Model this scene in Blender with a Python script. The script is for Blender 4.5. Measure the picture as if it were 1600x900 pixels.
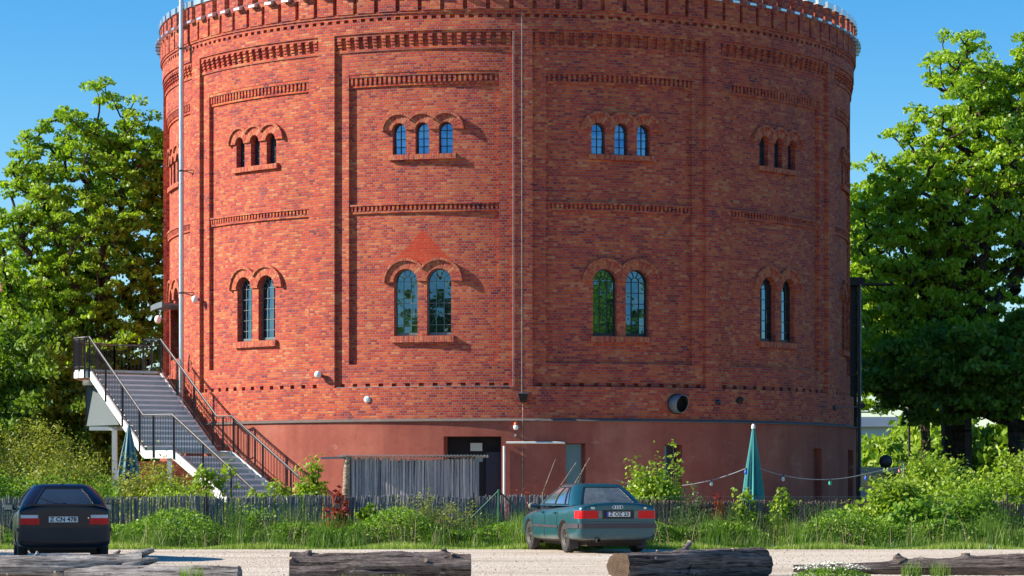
import bpy, bmesh, math, random
import numpy as np
from mathutils import Vector, Matrix
from mathutils.geometry import delaunay_2d_cdt
S = bpy.context.scene
for o in list(bpy.data.objects): bpy.data.objects.remove(o)
COL = S.collection
PI = math.pi
rad = math.radians

# ---------------------------------------------------------------- camera
cam_data = bpy.data.cameras.new("camera"); cam = bpy.data.objects.new("camera", cam_data)
COL.objects.link(cam); S.camera = cam
cam.location = (0.13, -87.0, 1.38); cam.rotation_euler = (rad(90), 0, 0)
cam_data.sensor_width = 36.0; cam_data.lens = 89.17
cam_data.shift_y = 0.1919
cam_data.clip_start = 0.5; cam_data.clip_end = 2000
S.render.resolution_x = 1024; S.render.resolution_y = 576

# ---------------------------------------------------------------- sky and sun
SUN_EL, SUN_AZ = 29.0, 85.0            # azimuth measured from -Y (towards the camera) round to -X (left)
sun_vec = Vector((-math.cos(rad(SUN_EL))*math.sin(rad(SUN_AZ)), -math.cos(rad(SUN_EL))*math.cos(rad(SUN_AZ)), math.sin(rad(SUN_EL))))
world = bpy.data.worlds.new("World"); S.world = world; world.use_nodes = True
wn = world.node_tree; wn.nodes.clear()
sky = wn.nodes.new("ShaderNodeTexSky"); sky.sky_type = 'NISHITA'; sky.sun_disc = False
sky.sun_elevation = rad(SUN_EL)
sky.sun_rotation = math.atan2(sun_vec.x, sun_vec.y)
sky.altitude = 300; sky.air_density = 1.0; sky.dust_density = 0.2; sky.ozone_density = 3.5
bg = wn.nodes.new("ShaderNodeBackground"); bg.inputs[1].default_value = 0.080
hs = wn.nodes.new("ShaderNodeHueSaturation"); hs.inputs['Saturation'].default_value = 1.42; hs.inputs['Value'].default_value = 1.0
wo = wn.nodes.new("ShaderNodeOutputWorld")
wn.links.new(sky.outputs[0], hs.inputs['Color']); wn.links.new(hs.outputs[0], bg.inputs[0]); wn.links.new(bg.outputs[0], wo.inputs[0])
sd = bpy.data.lights.new("sun", 'SUN'); sd.energy = 4.3; sd.angle = rad(0.5); sd.color = (1.0, 0.90, 0.76)
sun = bpy.data.objects.new("sun", sd); COL.objects.link(sun)
sun.rotation_euler = (-sun_vec).to_track_quat('-Z', 'Y').to_euler(); sun.location = (-60, -20, 60)
vs = S.view_settings; vs.view_transform = 'Standard'; vs.look = 'None'; vs.gamma = 1.0; vs.exposure = 1.13
S.render.engine = 'CYCLES'
S.cycles.max_bounces = 6; S.cycles.transparent_max_bounces = 6; S.cycles.use_denoising = True

# ---------------------------------------------------------------- node helpers
class N:
    def __init__(s, name):
        s.m = bpy.data.materials.new(name); s.m.use_nodes = True
        s.t = s.m.node_tree; s.t.nodes.clear()
        s.out = s.t.nodes.new("ShaderNodeOutputMaterial")
    def n(s, typ, **kw):
        nd = s.t.nodes.new(typ)
        for k, v in kw.items(): setattr(nd, k, v)
        return nd
    def set(s, sock, v):
        if isinstance(v, bpy.types.NodeSocket): s.t.links.new(v, sock)
        else:
            if sock.type == 'RGBA' and len(v) == 3: v = (*v, 1)
            sock.default_value = v
    def math(s, op, a, b=0.0, c=None):
        nd = s.n("ShaderNodeMath", operation=op)
        s.set(nd.inputs[0], a); s.set(nd.inputs[1], b)
        if c is not None: s.set(nd.inputs[2], c)
        return nd.outputs[0]
    def mix(s, f, a, b, blend='MIX'):
        nd = s.n("ShaderNodeMix", data_type='RGBA', blend_type=blend)
        s.set(nd.inputs[0], f); s.set(nd.inputs[6], a); s.set(nd.inputs[7], b)
        return nd.outputs[2]
    def ramp(s, f, stops, interp='LINEAR'):
        nd = s.n("ShaderNodeValToRGB"); cr = nd.color_ramp; cr.interpolation = interp
        while len(cr.elements) < len(stops): cr.elements.new(0.5)
        for e, (p, c) in zip(cr.elements, stops):
            e.position = p; e.color = (*c, 1) if len(c) == 3 else c
        s.set(nd.inputs[0], f); return nd.outputs[0]
    def noise(s, scale, detail=4, rough=0.55, vec=None, dist=0.0):
        nd = s.n("ShaderNodeTexNoise"); nd.inputs['Scale'].default_value = scale
        nd.inputs['Detail'].default_value = detail; nd.inputs['Roughness'].default_value = rough
        nd.inputs['Distortion'].default_value = dist
        if vec is None: vec = s.obj()
        s.t.links.new(vec, nd.inputs['Vector']); return nd.outputs[0]
    def obj(s):
        if not hasattr(s, '_o'): s._o = s.n("ShaderNodeTexCoord").outputs['Object']
        return s._o
    def geo(s):
        if not hasattr(s, '_g'): s._g = s.n("ShaderNodeNewGeometry").outputs['Position']
        return s._g
    def scale(s, vec, sc):
        nd = s.n("ShaderNodeVectorMath", operation='MULTIPLY'); s.set(nd.inputs[0], vec); nd.inputs[1].default_value = sc
        return nd.outputs[0]
    def bump(s, h, dist=0.01, strength=1.0):
        nd = s.n("ShaderNodeBump"); nd.inputs['Distance'].default_value = dist; nd.inputs['Strength'].default_value = strength
        s.set(nd.inputs['Height'], h); return nd.outputs[0]
    def pbr(s, color, rough=0.6, metal=0.0, spec=0.5, normal=None, **kw):
        p = s.n("ShaderNodeBsdfPrincipled")
        s.set(p.inputs['Base Color'], color); s.set(p.inputs['Roughness'], rough); s.set(p.inputs['Metallic'], metal)
        p.inputs['Specular IOR Level'].default_value = spec
        if normal is not None: s.t.links.new(normal, p.inputs['Normal'])
        for k, v in kw.items(): s.set(p.inputs[k], v)
        s.t.links.new(p.outputs[0], s.out.inputs[0]); return s.m

def simple(name, col, rough=0.6, metal=0.0, var=0.25, scale=3.0, spec=0.5, bump=0.0, world_space=False, **kw):
    a = N(name); v = a.geo() if world_space else a.obj()
    nz = a.noise(scale, 5, 0.6, v); nz2 = a.noise(scale*9, 3, 0.6, v)
    f = a.math('ADD', a.math('MULTIPLY', nz, 0.65), a.math('MULTIPLY', nz2, 0.35))
    lo = tuple(c*(1-var) for c in col); hi = tuple(min(1, c*(1+var)) for c in col)
    c = a.ramp(f, [(0.3, lo), (0.7, hi)])
    nm = a.bump(nz2, bump) if bump else None
    r = a.math('ADD', a.math('MULTIPLY', nz, 0.25), rough-0.12)
    return a.pbr(c, r, metal, spec, nm, **kw)

def brick_material(name, shift=0.0):
    a = N(name)
    uv = a.n("ShaderNodeUVMap", uv_map="UVMap").outputs[0]
    sep = a.n("ShaderNodeSeparateXYZ"); a.t.links.new(uv, sep.inputs[0]); u, v = sep.outputs[0], sep.outputs[1]
    H = 0.0765
    vr = a.math('DIVIDE', v, H); row = a.math('FLOOR', vr); fy = a.math('FRACT', vr)
    par = a.math('MULTIPLY', a.math('FRACT', a.math('MULTIPLY', row, 0.5)), 2.0)
    w = a.math('SUBTRACT', 0.26, a.math('MULTIPLY', par, 0.13))
    off = a.math('MULTIPLY', a.math('FRACT', a.math('MULTIPLY', a.math('FLOOR', a.math('MULTIPLY', row, 0.5)), 0.5)), 0.26)
    off = a.math('ADD', off, a.math('MULTIPLY', par, 0.065))
    uu = a.math('DIVIDE', a.math('ADD', u, off), w); col = a.math('FLOOR', uu); fx = a.math('FRACT', uu)
    ex = a.math('MULTIPLY', a.math('MINIMUM', fx, a.math('SUBTRACT', 1.0, fx)), w)
    ey = a.math('MULTIPLY', a.math('MINIMUM', fy, a.math('SUBTRACT', 1.0, fy)), H)
    e = a.math('MINIMUM', ex, ey)
    mr = a.n("ShaderNodeMapRange"); mr.inputs[1].default_value = 0.004; mr.inputs[2].default_value = 0.010
    a.t.links.new(e, mr.inputs[0]); br = mr.outputs[0]
    cx = a.n("ShaderNodeCombineXYZ"); a.t.links.new(col, cx.inputs[0]); a.t.links.new(row, cx.inputs[1]); a.t.links.new(par, cx.inputs[2])
    wnz = a.n("ShaderNodeTexWhiteNoise", noise_dimensions='3D'); a.t.links.new(cx.outputs[0], wnz.inputs[0])
    r1 = wnz.outputs[0]
    sc = a.n("ShaderNodeSeparateColor"); a.t.links.new(wnz.outputs[1], sc.inputs[0]); r2 = sc.outputs[1]; r3 = sc.outputs[2]
    st = a.scale(uv, (0.75, 1.2, 1.0))
    patch = a.noise(1.0, 4, 0.65, st)
    pf = a.math('MULTIPLY', a.math('SUBTRACT', patch, 0.5), 1.0)
    du = a.math('ABSOLUTE', a.math('ADD', u, 2.591)); tri = a.math('LESS_THAN', du, a.math('MULTIPLY', a.math('SUBTRACT', 9.0, v), 0.95))
    tri = a.math('MULTIPLY', tri, a.math('GREATER_THAN', v, 7.95)); tri = a.math('MULTIPLY', tri, a.math('LESS_THAN', a.math('ADD', du, v), 9.75))
    pf = a.math('ADD', pf, a.math('MULTIPLY', tri, 0.16))
    r = a.math('ADD', a.math('ADD', a.math('MULTIPLY', r1, 0.72), 0.23+shift), pf)
    c = a.ramp(r, [(0.0, (.13, .038, .065)), (0.12, (.22, .042, .050)), (0.24, (.38, .048, .036)), (0.45, (.54, .068, .034)),
                   (0.68, (.64, .108, .036)), (0.90, (.69, .17, .050)), (1.0, (.70, .25, .10))])
    c = a.mix(a.math('MULTIPLY', tri, 0.8), c, (.60, .058, .026))
    fine = a.noise(30, 3, 0.6, uv)
    c = a.mix(0.5, c, a.ramp(fine, [(0.3, (.55, .5, .5)), (0.7, (1.0, 1.0, 1.0))]), 'MULTIPLY')
    big = a.noise(0.12, 3, 0.5, uv)
    c = a.mix(0.35, c, a.ramp(big, [(0.35, (.65, .55, .6)), (0.65, (1.0, 1.0, 1.0))]), 'MULTIPLY')
    g = a.geo(); stk = a.noise(1.0, 5, 0.65, a.scale(g, (1.5, 1.5, .16)))
    c = a.mix(0.55, c, a.ramp(stk, [(0.30, (.50, .47, .50)), (0.52, (1, 1, 1))]), 'MULTIPLY')
    eff = a.noise(0.5, 6, 0.75, g); c = a.mix(a.math('MULTIPLY', a.ramp(eff, [(0.60, (0, 0, 0)), (0.80, (1, 1, 1))]), .28), c, (.55, .42, .36))
    c = a.mix(br, a.mix(tri, (.24, .18, .18), (.40, .08, .05)), c)
    h = a.math('ADD', a.math('MULTIPLY', br, 0.8), a.math('ADD', a.math('MULTIPLY', r2, 0.65), a.math('MULTIPLY', fine, 0.5)))
    return a.pbr(c, 0.82, 0, 0.25, a.bump(h, 0.011))

def plaster_material():
    a = N("painted_plaster"); g = a.geo()
    n1 = a.noise(0.5, 5, 0.6, g); n2 = a.noise(45, 4, 0.7, g); st = a.noise(1.2, 4, 0.6, a.scale(g, (1.6, 1.6, .18)))
    c = a.ramp(n1, [(0.3, (.27, .070, .052)), (0.55, (.35, .108, .076)), (0.8, (.44, .175, .125))])
    c = a.mix(0.5, c, a.ramp(st, [(0.35, (.68, .66, .68)), (0.6, (1, 1, 1))]), 'MULTIPLY')
    sp = a.n("ShaderNodeSeparateXYZ"); a.t.links.new(g, sp.inputs[0]); n4 = a.noise(2.2, 6, 0.75, g)
    lo = a.math('ADD', a.math('MULTIPLY', sp.outputs[2], 0.9), a.math('MULTIPLY', n4, 1.4))
    c = a.mix(0.7, c, a.ramp(lo, [(0.55, (.45, .42, .42)), (1.0, (1, 1, 1))]), 'MULTIPLY')
    n5 = a.noise(1.1, 6, .8, a.scale(g, (1, 1, 2.4))); c = a.mix(a.math('MULTIPLY', a.ramp(n5, [(0.60, (0, 0, 0)), (0.74, (1, 1, 1))]), .45), c, (.60, .36, .30))
    n6 = a.noise(5, 6, .8, g); c = a.mix(0.5, c, a.ramp(n6, [(0.36, (.70, .66, .66)), (0.46, (1, 1, 1))]), 'MULTIPLY')
    return a.pbr(c, 0.9, 0, 0.2, a.bump(n2, 0.006))

def foliage(name, dark, mid, lite, trans=0.35, gloss=0.45):
    a = N(name)
    at = a.n("ShaderNodeAttribute", attribute_name="tint").outputs['Fac']
    nz = a.noise(0.6, 3, 0.6, a.geo())
    f = a.math('ADD', a.math('MULTIPLY', at, 0.8), a.math('MULTIPLY', a.math('SUBTRACT', nz, 0.4), 0.6))
    c = a.ramp(f, [(0.05, dark), (0.5, mid), (0.95, lite)])
    p = a.n("ShaderNodeBsdfPrincipled"); a.t.links.new(c, p.inputs['Base Color'])
    p.inputs['Roughness'].default_value = gloss; p.inputs['Specular IOR Level'].default_value = 0.35
    tr = a.n("ShaderNodeBsdfTranslucent"); a.t.links.new(a.mix(1.0, c, (1.25, 1.35, 0.5), 'MULTIPLY'), tr.inputs[0])
    mx = a.n("ShaderNodeMixShader"); mx.inputs[0].default_value = trans
    a.t.links.new(p.outputs[0], mx.inputs[1]); a.t.links.new(tr.outputs[0], mx.inputs[2])
    a.t.links.new(mx.outputs[0], a.out.inputs[0]); return a.m

def glass_material(name, col=(.13, .27, .44), metal=0.9, rough=0.03, wob=0.0):
    a = N(name)
    nz = a.noise(2.0, 3, 0.6)
    c = a.ramp(nz, [(0.3, tuple(x*0.75 for x in col)), (0.7, col)])
    nm = None
    if wob:
        # every small pane sits at its own slight angle
        o = a.n("ShaderNodeVectorMath", operation='MULTIPLY'); a.t.links.new(a.obj(), o.inputs[0]); o.inputs[1].default_value = (1/.236, 1, 1/.28)
        o2 = a.n("ShaderNodeVectorMath", operation='ADD'); a.t.links.new(o.outputs[0], o2.inputs[0]); o2.inputs[1].default_value = (.5, 0, 0)
        fl = a.n("ShaderNodeVectorMath", operation='FLOOR'); a.t.links.new(o2.outputs[0], fl.inputs[0])
        oi = a.n("ShaderNodeObjectInfo"); ad = a.n("ShaderNodeVectorMath", operation='ADD'); a.t.links.new(fl.outputs[0], ad.inputs[0]); a.t.links.new(oi.outputs['Location'], ad.inputs[1])
        w = a.n("ShaderNodeTexWhiteNoise", noise_dimensions='3D'); a.t.links.new(ad.outputs[0], w.inputs[0])
        s1 = a.n("ShaderNodeVectorMath", operation='SUBTRACT'); a.t.links.new(w.outputs[1], s1.inputs[0]); s1.inputs[1].default_value = (.5, .5, .5)
        s2 = a.n("ShaderNodeVectorMath", operation='SCALE'); a.t.links.new(s1.outputs[0], s2.inputs[0]); s2.inputs['Scale'].default_value = wob
        ge = a.n("ShaderNodeNewGeometry"); s3 = a.n("ShaderNodeVectorMath", operation='ADD'); a.t.links.new(ge.outputs['Normal'], s3.inputs[0]); a.t.links.new(s2.outputs[0], s3.inputs[1])
        bp = a.n("ShaderNodeBump"); bp.inputs['Distance'].default_value = .004; a.t.links.new(a.noise(3, 2, .5), bp.inputs['Height'])
        s4 = a.n("ShaderNodeVectorMath", operation='NORMALIZE'); a.t.links.new(s3.outputs[0], s4.inputs[0]); a.t.links.new(s4.outputs[0], bp.inputs['Normal']); nm = bp.outputs[0]
    return a.pbr(c, rough, metal, 0.8, nm)

def gravel_material():
    a = N("gravel"); g = a.geo()
    v = a.n("ShaderNodeTexVoronoi"); v.inputs['Scale'].default_value = 26; a.t.links.new(g, v.inputs['Vector'])
    n1 = a.noise(0.35, 5, 0.6, a.scale(g, (0.35, 1.0, 1))); n2 = a.noise(8, 5, 0.7, g)
    c = a.ramp(n1, [(0.3, (.56, .47, .37)), (0.5, (.70, .61, .50)), (0.7, (.76, .68, .57))])
    rut = a.noise(1.0, 5, 0.6, a.scale(g, (0.10, 1.9, 1)), .4)
    c = a.mix(0.55, c, a.ramp(rut, [(0.38, (.62, .57, .53)), (0.50, (1, 1, 1))]), 'MULTIPLY')
    c = a.mix(0.55, c, a.ramp(n2, [(0.35, (.55, .51, .47)), (0.52, (1, 1, 1))]), 'MULTIPLY')
    sc = a.n("ShaderNodeSeparateColor"); a.t.links.new(v.outputs['Color'], sc.inputs[0])
    c = a.mix(0.35, c, a.ramp(sc.outputs[0], [(0, (.45, .42, .40)), (0.5, (.95, .9, .86)), (1, (1.1, 1.1, 1.1))]), 'MULTIPLY')
    h = a.math('ADD', a.math('MULTIPLY', v.outputs['Distance'], -1.0), n2)
    return a.pbr(c, 0.92, 0, 0.2, a.bump(h, 0.02))

def soil_material():
    a = N("soil_and_turf"); g = a.geo()
    n1 = a.noise(0.4, 5, 0.6, g); n2 = a.noise(6, 5, 0.7, g)
    c = a.ramp(n1, [(0.35, (.05, .075, .02)), (0.5, (.08, .10, .03)), (0.68, (.14, .12, .07))])
    c = a.mix(0.6, c, a.ramp(n2, [(0.3, (.5, .5, .5)), (0.6, (1, 1, 1))]), 'MULTIPLY')
    return a.pbr(c, 0.95, 0, 0.1, a.bump(n2, 0.03))

def wood_material(name, base, dark, grain=(0.35, 5, 5)):
    a = N(name); o = a.obj()
    n1 = a.noise(5, 6, 0.7, a.scale(o, grain), 0.6); n2 = a.noise(1.2, 4, 0.6, o); n3 = a.noise(22, 3, 0.6, a.scale(o, (.15, 2, 2)))
    c = a.ramp(n1, [(0.35, dark), (0.52, base), (0.72, tuple(min(1, x*1.35) for x in base))])
    c = a.mix(0.6, c, a.ramp(n2, [(0.35, (.45, .40, .38)), (0.6, (1, 1, 1))]), 'MULTIPLY')
    c = a.mix(0.5, c, a.ramp(n3, [(0.4, (.5, .47, .45)), (0.55, (1, 1, 1))]), 'MULTIPLY')
    n4 = a.noise(9, 4, 0.6, a.scale(o, (.10, 3.0, 3.0)), 0.3); crack = a.ramp(n4, [(0.36, (0, 0, 0)), (0.42, (1, 1, 1))])
    c = a.mix(a.math('MULTIPLY', a.math('SUBTRACT', 1.0, crack), .8), c, tuple(x*.35 for x in dark))
    return a.pbr(c, 0.85, 0, 0.2, a.bump(a.math('ADD', a.math('ADD', n1, n3), a.math('MULTIPLY', crack, 1.2)), 0.05))

def endgrain_material():
    a = N("log_end_grain"); o = a.obj()
    sep = a.n("ShaderNodeSeparateXYZ"); a.t.links.new(o, sep.inputs[0])
    r = a.math('SQRT', a.math('ADD', a.math('POWER', a.math('ABSOLUTE', sep.outputs[1]), 2.0), a.math('POWER', a.math('ABSOLUTE', a.math('SUBTRACT', sep.outputs[2], 0.22)), 2.0)))
    rings = a.math('SINE', a.math('ADD', a.math('MULTIPLY', r, 260.0), a.math('MULTIPLY', a.noise(6, 3, .6), 9.0)))
    c = a.ramp(a.math('ADD', a.math('MULTIPLY', rings, 0.25), a.math('ADD', a.noise(9, 5, .7), 0.0)), [(0.2, (.03, .02, .014)), (0.5, (.085, .056, .038)), (0.8, (.15, .105, .07))])
    return a.pbr(c, 0.85, 0, 0.2)

def reed_material(name, cols, sx=70):
    a = N(name); o = a.obj()
    at = a.n("ShaderNodeAttribute", attribute_name="tint").outputs['Fac']
    nz = a.noise(1.3, 4, 0.6, a.scale(o, (1, 1, .5))); n2 = a.noise(14, 3, .6, a.scale(o, (3, 3, .4)))
    f = a.math('ADD', a.math('MULTIPLY', at, 0.5), a.math('ADD', a.math('MULTIPLY', nz, 0.35), a.math('MULTIPLY', n2, 0.3)))
    c = a.ramp(f, [(0.25, cols[0]), (0.55, cols[1]), (0.9, cols[2])])
    return a.pbr(c, 0.8, 0, 0.25)

M = {}
M['brick'] = brick_material("red_clinker_brick")
M['brick_new'] = brick_material("orange_red_brick", 0.12)
M['plaster'] = plaster_material()
M['ledge'] = simple("weathered_stone_ledge", (.13, .11, .10), .85, bump=.01, world_space=True)
M['zinc'] = simple("zinc_sheet", (.55, .60, .62), .32, 0.75, .12, 2.0)
M['zinc_dull'] = simple("dull_grey_sheet", (.15, .18, .20), .5, 0.3, .12, 1.2)
M['steel_dark'] = simple("dark_brown_steel", (.030, .024, .026), .45, 0.3, .2)
M['steel_black'] = simple("black_steel", (.012, .012, .015), .5, 0.4, .2)
M['rail_top'] = simple("galvanised_handrail", (.11, .11, .115), .45, 0.3, .15)
M['white_steel'] = simple("white_painted_steel", (.74, .76, .72), .45, 0, .08, spec=.4)
M['tread'] = simple("grey_stair_grating", (.46, .53, .51), .6, 0.0, .12, 4)
M['side_sheet'] = simple("matt_grey_sheet", (.095, .12, .125), .75, 0, .1)
M['nosing'] = simple("light_grey_nosing", (.88, .89, .88), .5, 0.1, .1)
M['frame_dark'] = simple("dark_window_steel", (.018, .026, .034), .45, 0.2, .2)
M['frame_lit'] = simple("sunlit_window_steel", (.12, .16, .17), .45, 0.2, .2)  # window steel with sunlight put into its colour, for the lit bays
M['glass'] = glass_material("sky_mirroring_glass", wob=0.028)
M['glass_low'] = glass_material("deep_teal_glass", (.075, .155, .22), wob=0.028)
M['glass_dark'] = glass_material("dark_glass", (.10, .13, .16), .7, .05)
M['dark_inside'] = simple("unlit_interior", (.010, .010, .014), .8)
M['door_teal'] = simple("grey_teal_door", (.12, .23, .25), .45, 0, .12)
M['door_dark'] = simple("dark_blue_door", (.018, .018, .04), .5, 0, .2)
M['white'] = simple("white_plastic", (.78, .80, .76), .35, 0, .05)
M['paper'] = simple("pale_sign_board", (.50, .56, .50), .6, 0, .05)
M['red_plastic'] = simple("red_orange_plastic", (.65, .09, .02), .3, 0, .1)
M['gravel'] = gravel_material(); M['soil'] = soil_material()
M['stone'] = simple("small_stones", (.33, .27, .21), .85, 0, .3, 4)
M['bark'] = wood_material("tree_bark", (.10, .075, .055), (.03, .022, .018), (3, 3, .5))
M['log_grey'] = wood_material("weathered_grey_log", (.50, .47, .45), (.17, .145, .14))
M['log_dark'] = wood_material("dark_brown_log", (.25, .205, .19), (.07, .05, .05))
M['endgrain'] = endgrain_material()
M['fresh_wood'] = wood_material("pale_cut_wood", (.68, .56, .42), (.30, .20, .12))
M['reed_blue'] = reed_material("grey_blue_reed", [(.08, .08, .10), (.27, .27, .30), (.62, .59, .56)])
M['reed_fence'] = reed_material("grey_fence_reed", [(.05, .05, .07), (.15, .15, .18), (.42, .39, .38)])
M['reed_brown'] = reed_material("brown_reed", [(.06, .035, .035), (.19, .13, .10), (.42, .32, .24)])
M['leaf_maple'] = foliage("maple_leaves", (.12, .23, .02), (.30, .46, .03), (.52, .64, .05), .42)
M['leaf_left'] = foliage("broad_tree_leaves", (.11, .20, .02), (.25, .40, .03), (.46, .56, .06), .45)
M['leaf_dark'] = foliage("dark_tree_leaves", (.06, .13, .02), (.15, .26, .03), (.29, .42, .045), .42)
M['leaf_bush'] = foliage("bright_bush_leaves", (.11, .20, .02), (.27, .40, .04), (.50, .58, .09), .4)
M['leaf_weed'] = foliage("weed_leaves", (.06, .14, .02), (.16, .31, .03), (.34, .50, .06), .4)
M['leaf_olive'] = foliage("olive_shrub_leaves", (.11, .15, .025), (.28, .32, .05), (.50, .48, .11), .4)
M['leaf_grey'] = foliage("grey_green_leaves", (.05, .08, .05), (.12, .17, .10), (.25, .31, .2))
M['leaf_red'] = foliage("red_creeper_leaves", (.12, .012, .012), (.28, .03, .02), (.42, .10, .04))
M['grass'] = foliage("grass_blades", (.06, .14, .02), (.17, .30, .04), (.42, .48, .13), .35)
M['blossom'] = simple("white_blossom", (.80, .82, .68), .7, 0, .1)
M['parasol'] = foliage("teal_parasol_cloth", (.02, .16, .18), (.04, .26, .27), (.08, .36, .36), .15, .7)
M['parasol_faded'] = foliage("faded_blue_parasol_cloth", (.04, .10, .15), (.09, .19, .25), (.25, .42, .42), .15, .7)
M['tyre'] = simple("tyre_rubber", (.030, .028, .027), .8, 0, .3, 6)
M['rim'] = simple("dusty_dark_steel_rim", (.055, .048, .045), .6, 0.2, .3, 6)
M['underside'] = simple("car_underside", (.030, .020, .016), .9)
M['bumper_strip'] = simple("dark_plastic_strip", (.045, .036, .045), .5, 0, .15)
M['seal'] = simple("black_rubber", (.008, .008, .009), .5)
M['chrome'] = simple("chrome", (.8, .82, .84), .18, 1.0, .05)
M['lamp_red'] = simple("red_lamp_glass", (.62, .006, .008), .3, 0, .25, 12, spec=.25)
M['dark_bumper'] = simple("near_black_plastic", (.012, .010, .016), .5, 0, .15)
M['lamp_clear'] = simple("clear_lamp_glass", (.50, .52, .58), .15, 0, .2, 10)
M['lamp_smoke'] = simple("smoked_lamp_panel", (.13, .15, .15), .3)
M['plate'] = simple("number_plate", (.70, .72, .74), .35, 0, .03)
M['plate_blue'] = simple("plate_blue_band", (.01, .05, .42), .35, 0, .05)
M['ink'] = simple("black_lettering", (.008, .008, .010), .5)

def paint(name, col, flake, dust, dust_h, coat=.6):
    a = N(name); o = a.obj()
    sep = a.n("ShaderNodeSeparateXYZ"); a.t.links.new(o, sep.inputs[0])
    nz = a.noise(5, 5, .65); n2 = a.noise(120, 2, .5)
    c = a.mix(a.math('MULTIPLY', n2, 0.5), col, flake)
    mr = a.n("ShaderNodeMapRange"); mr.inputs[1].default_value = dust_h; mr.inputs[2].default_value = 0.2
    mr.inputs[3].default_value = 0.0; mr.inputs[4].default_value = 1.0
    a.t.links.new(a.math('ADD', sep.outputs[2], a.math('MULTIPLY', a.math('SUBTRACT', nz, .5), .25)), mr.inputs[0])
    d = a.math('ADD', a.math('MULTIPLY', mr.outputs[0], 0.70), a.math('MULTIPLY', nz, 0.10))
    c = a.mix(d, c, dust)
    r = a.math('ADD', a.math('MULTIPLY', d, 0.5), 0.28)
    return a.pbr(c, r, 0.25, 0.5, None, **{'Coat Weight': coat, 'Coat Roughness': 0.08})
M['paint_teal'] = paint("dusty_teal_car_paint", (.002, .055, .085), (.006, .135, .17), (.22, .185, .14), .36, .4)
M['paint_dark'] = paint("dark_aubergine_car_paint", (.006, .004, .014), (.012, .006, .018), (.008, .007, .012), .25, .15)
def dusty_glass():
    a = N("dusty_car_glass"); nz = a.noise(4, 5, .7); n2 = a.noise(25, 3, .6)
    d = a.math('ADD', a.math('MULTIPLY', nz, 0.6), a.math('MULTIPLY', n2, 0.25))
    c = a.ramp(d, [(0.3, (.08, .10, .11)), (0.6, (.24, .27, .27))])
    return a.pbr(c, a.math('ADD', a.math('MULTIPLY', d, .3), .05), 0.35, 0.7)
M['car_glass'] = dusty_glass()
M['car_glass_clean'] = glass_material("clean_car_glass", (.30, .42, .55), .8, .06)
for k, c in (('bulb_pink', (.75, .22, .25)), ('bulb_blue', (.02, .12, .65)), ('bulb_green', (.05, .55, .30)), ('bulb_white', (.7, .7, .66)), ('green_post', (.01, .10, .07)),
             ('cable', (.30, .33, .34)), ('sign_back', (.03, .02, .03)), ('van', (.72, .80, .84)), ('house', (.66, .64, .60)), ('house_cream', (.70, .63, .50)), ('roof_tile', (.45, .14, .07)), ('orange', (.70, .16, .03)), ('blue', (.03, .14, .5))):
    M[k] = simple(k.replace('bulb', 'glass_bulb')+"_paint", c, .5, 0, .1)

# ---------------------------------------------------------------- mesh helpers
def tag(o, label=None, cat=None, group=None, kind=None):
    if label: o['label'] = label
    if cat: o['category'] = cat
    if group: o['group'] = group
    if kind: o['kind'] = kind
    return o
def empty(name, loc=(0, 0, 0), rz=0, label=None, cat=None, group=None):
    o = bpy.data.objects.new(name, None); COL.objects.link(o); o.location = loc; o.rotation_euler = (0, 0, rz)
    o.empty_display_size = .2
    return tag(o, label, cat, group)
def link(name, me, mat=None, parent=None):
    if mat is not None: me.materials.append(mat)
    o = bpy.data.objects.new(name, me); COL.objects.link(o)
    if parent is not None: o.parent = parent
    return o
def copy_tree(o, parent=None):
    c = o.copy(); COL.objects.link(c); c.parent = parent
    for ch in list(o.children): copy_tree(ch, c)
    return c

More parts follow.
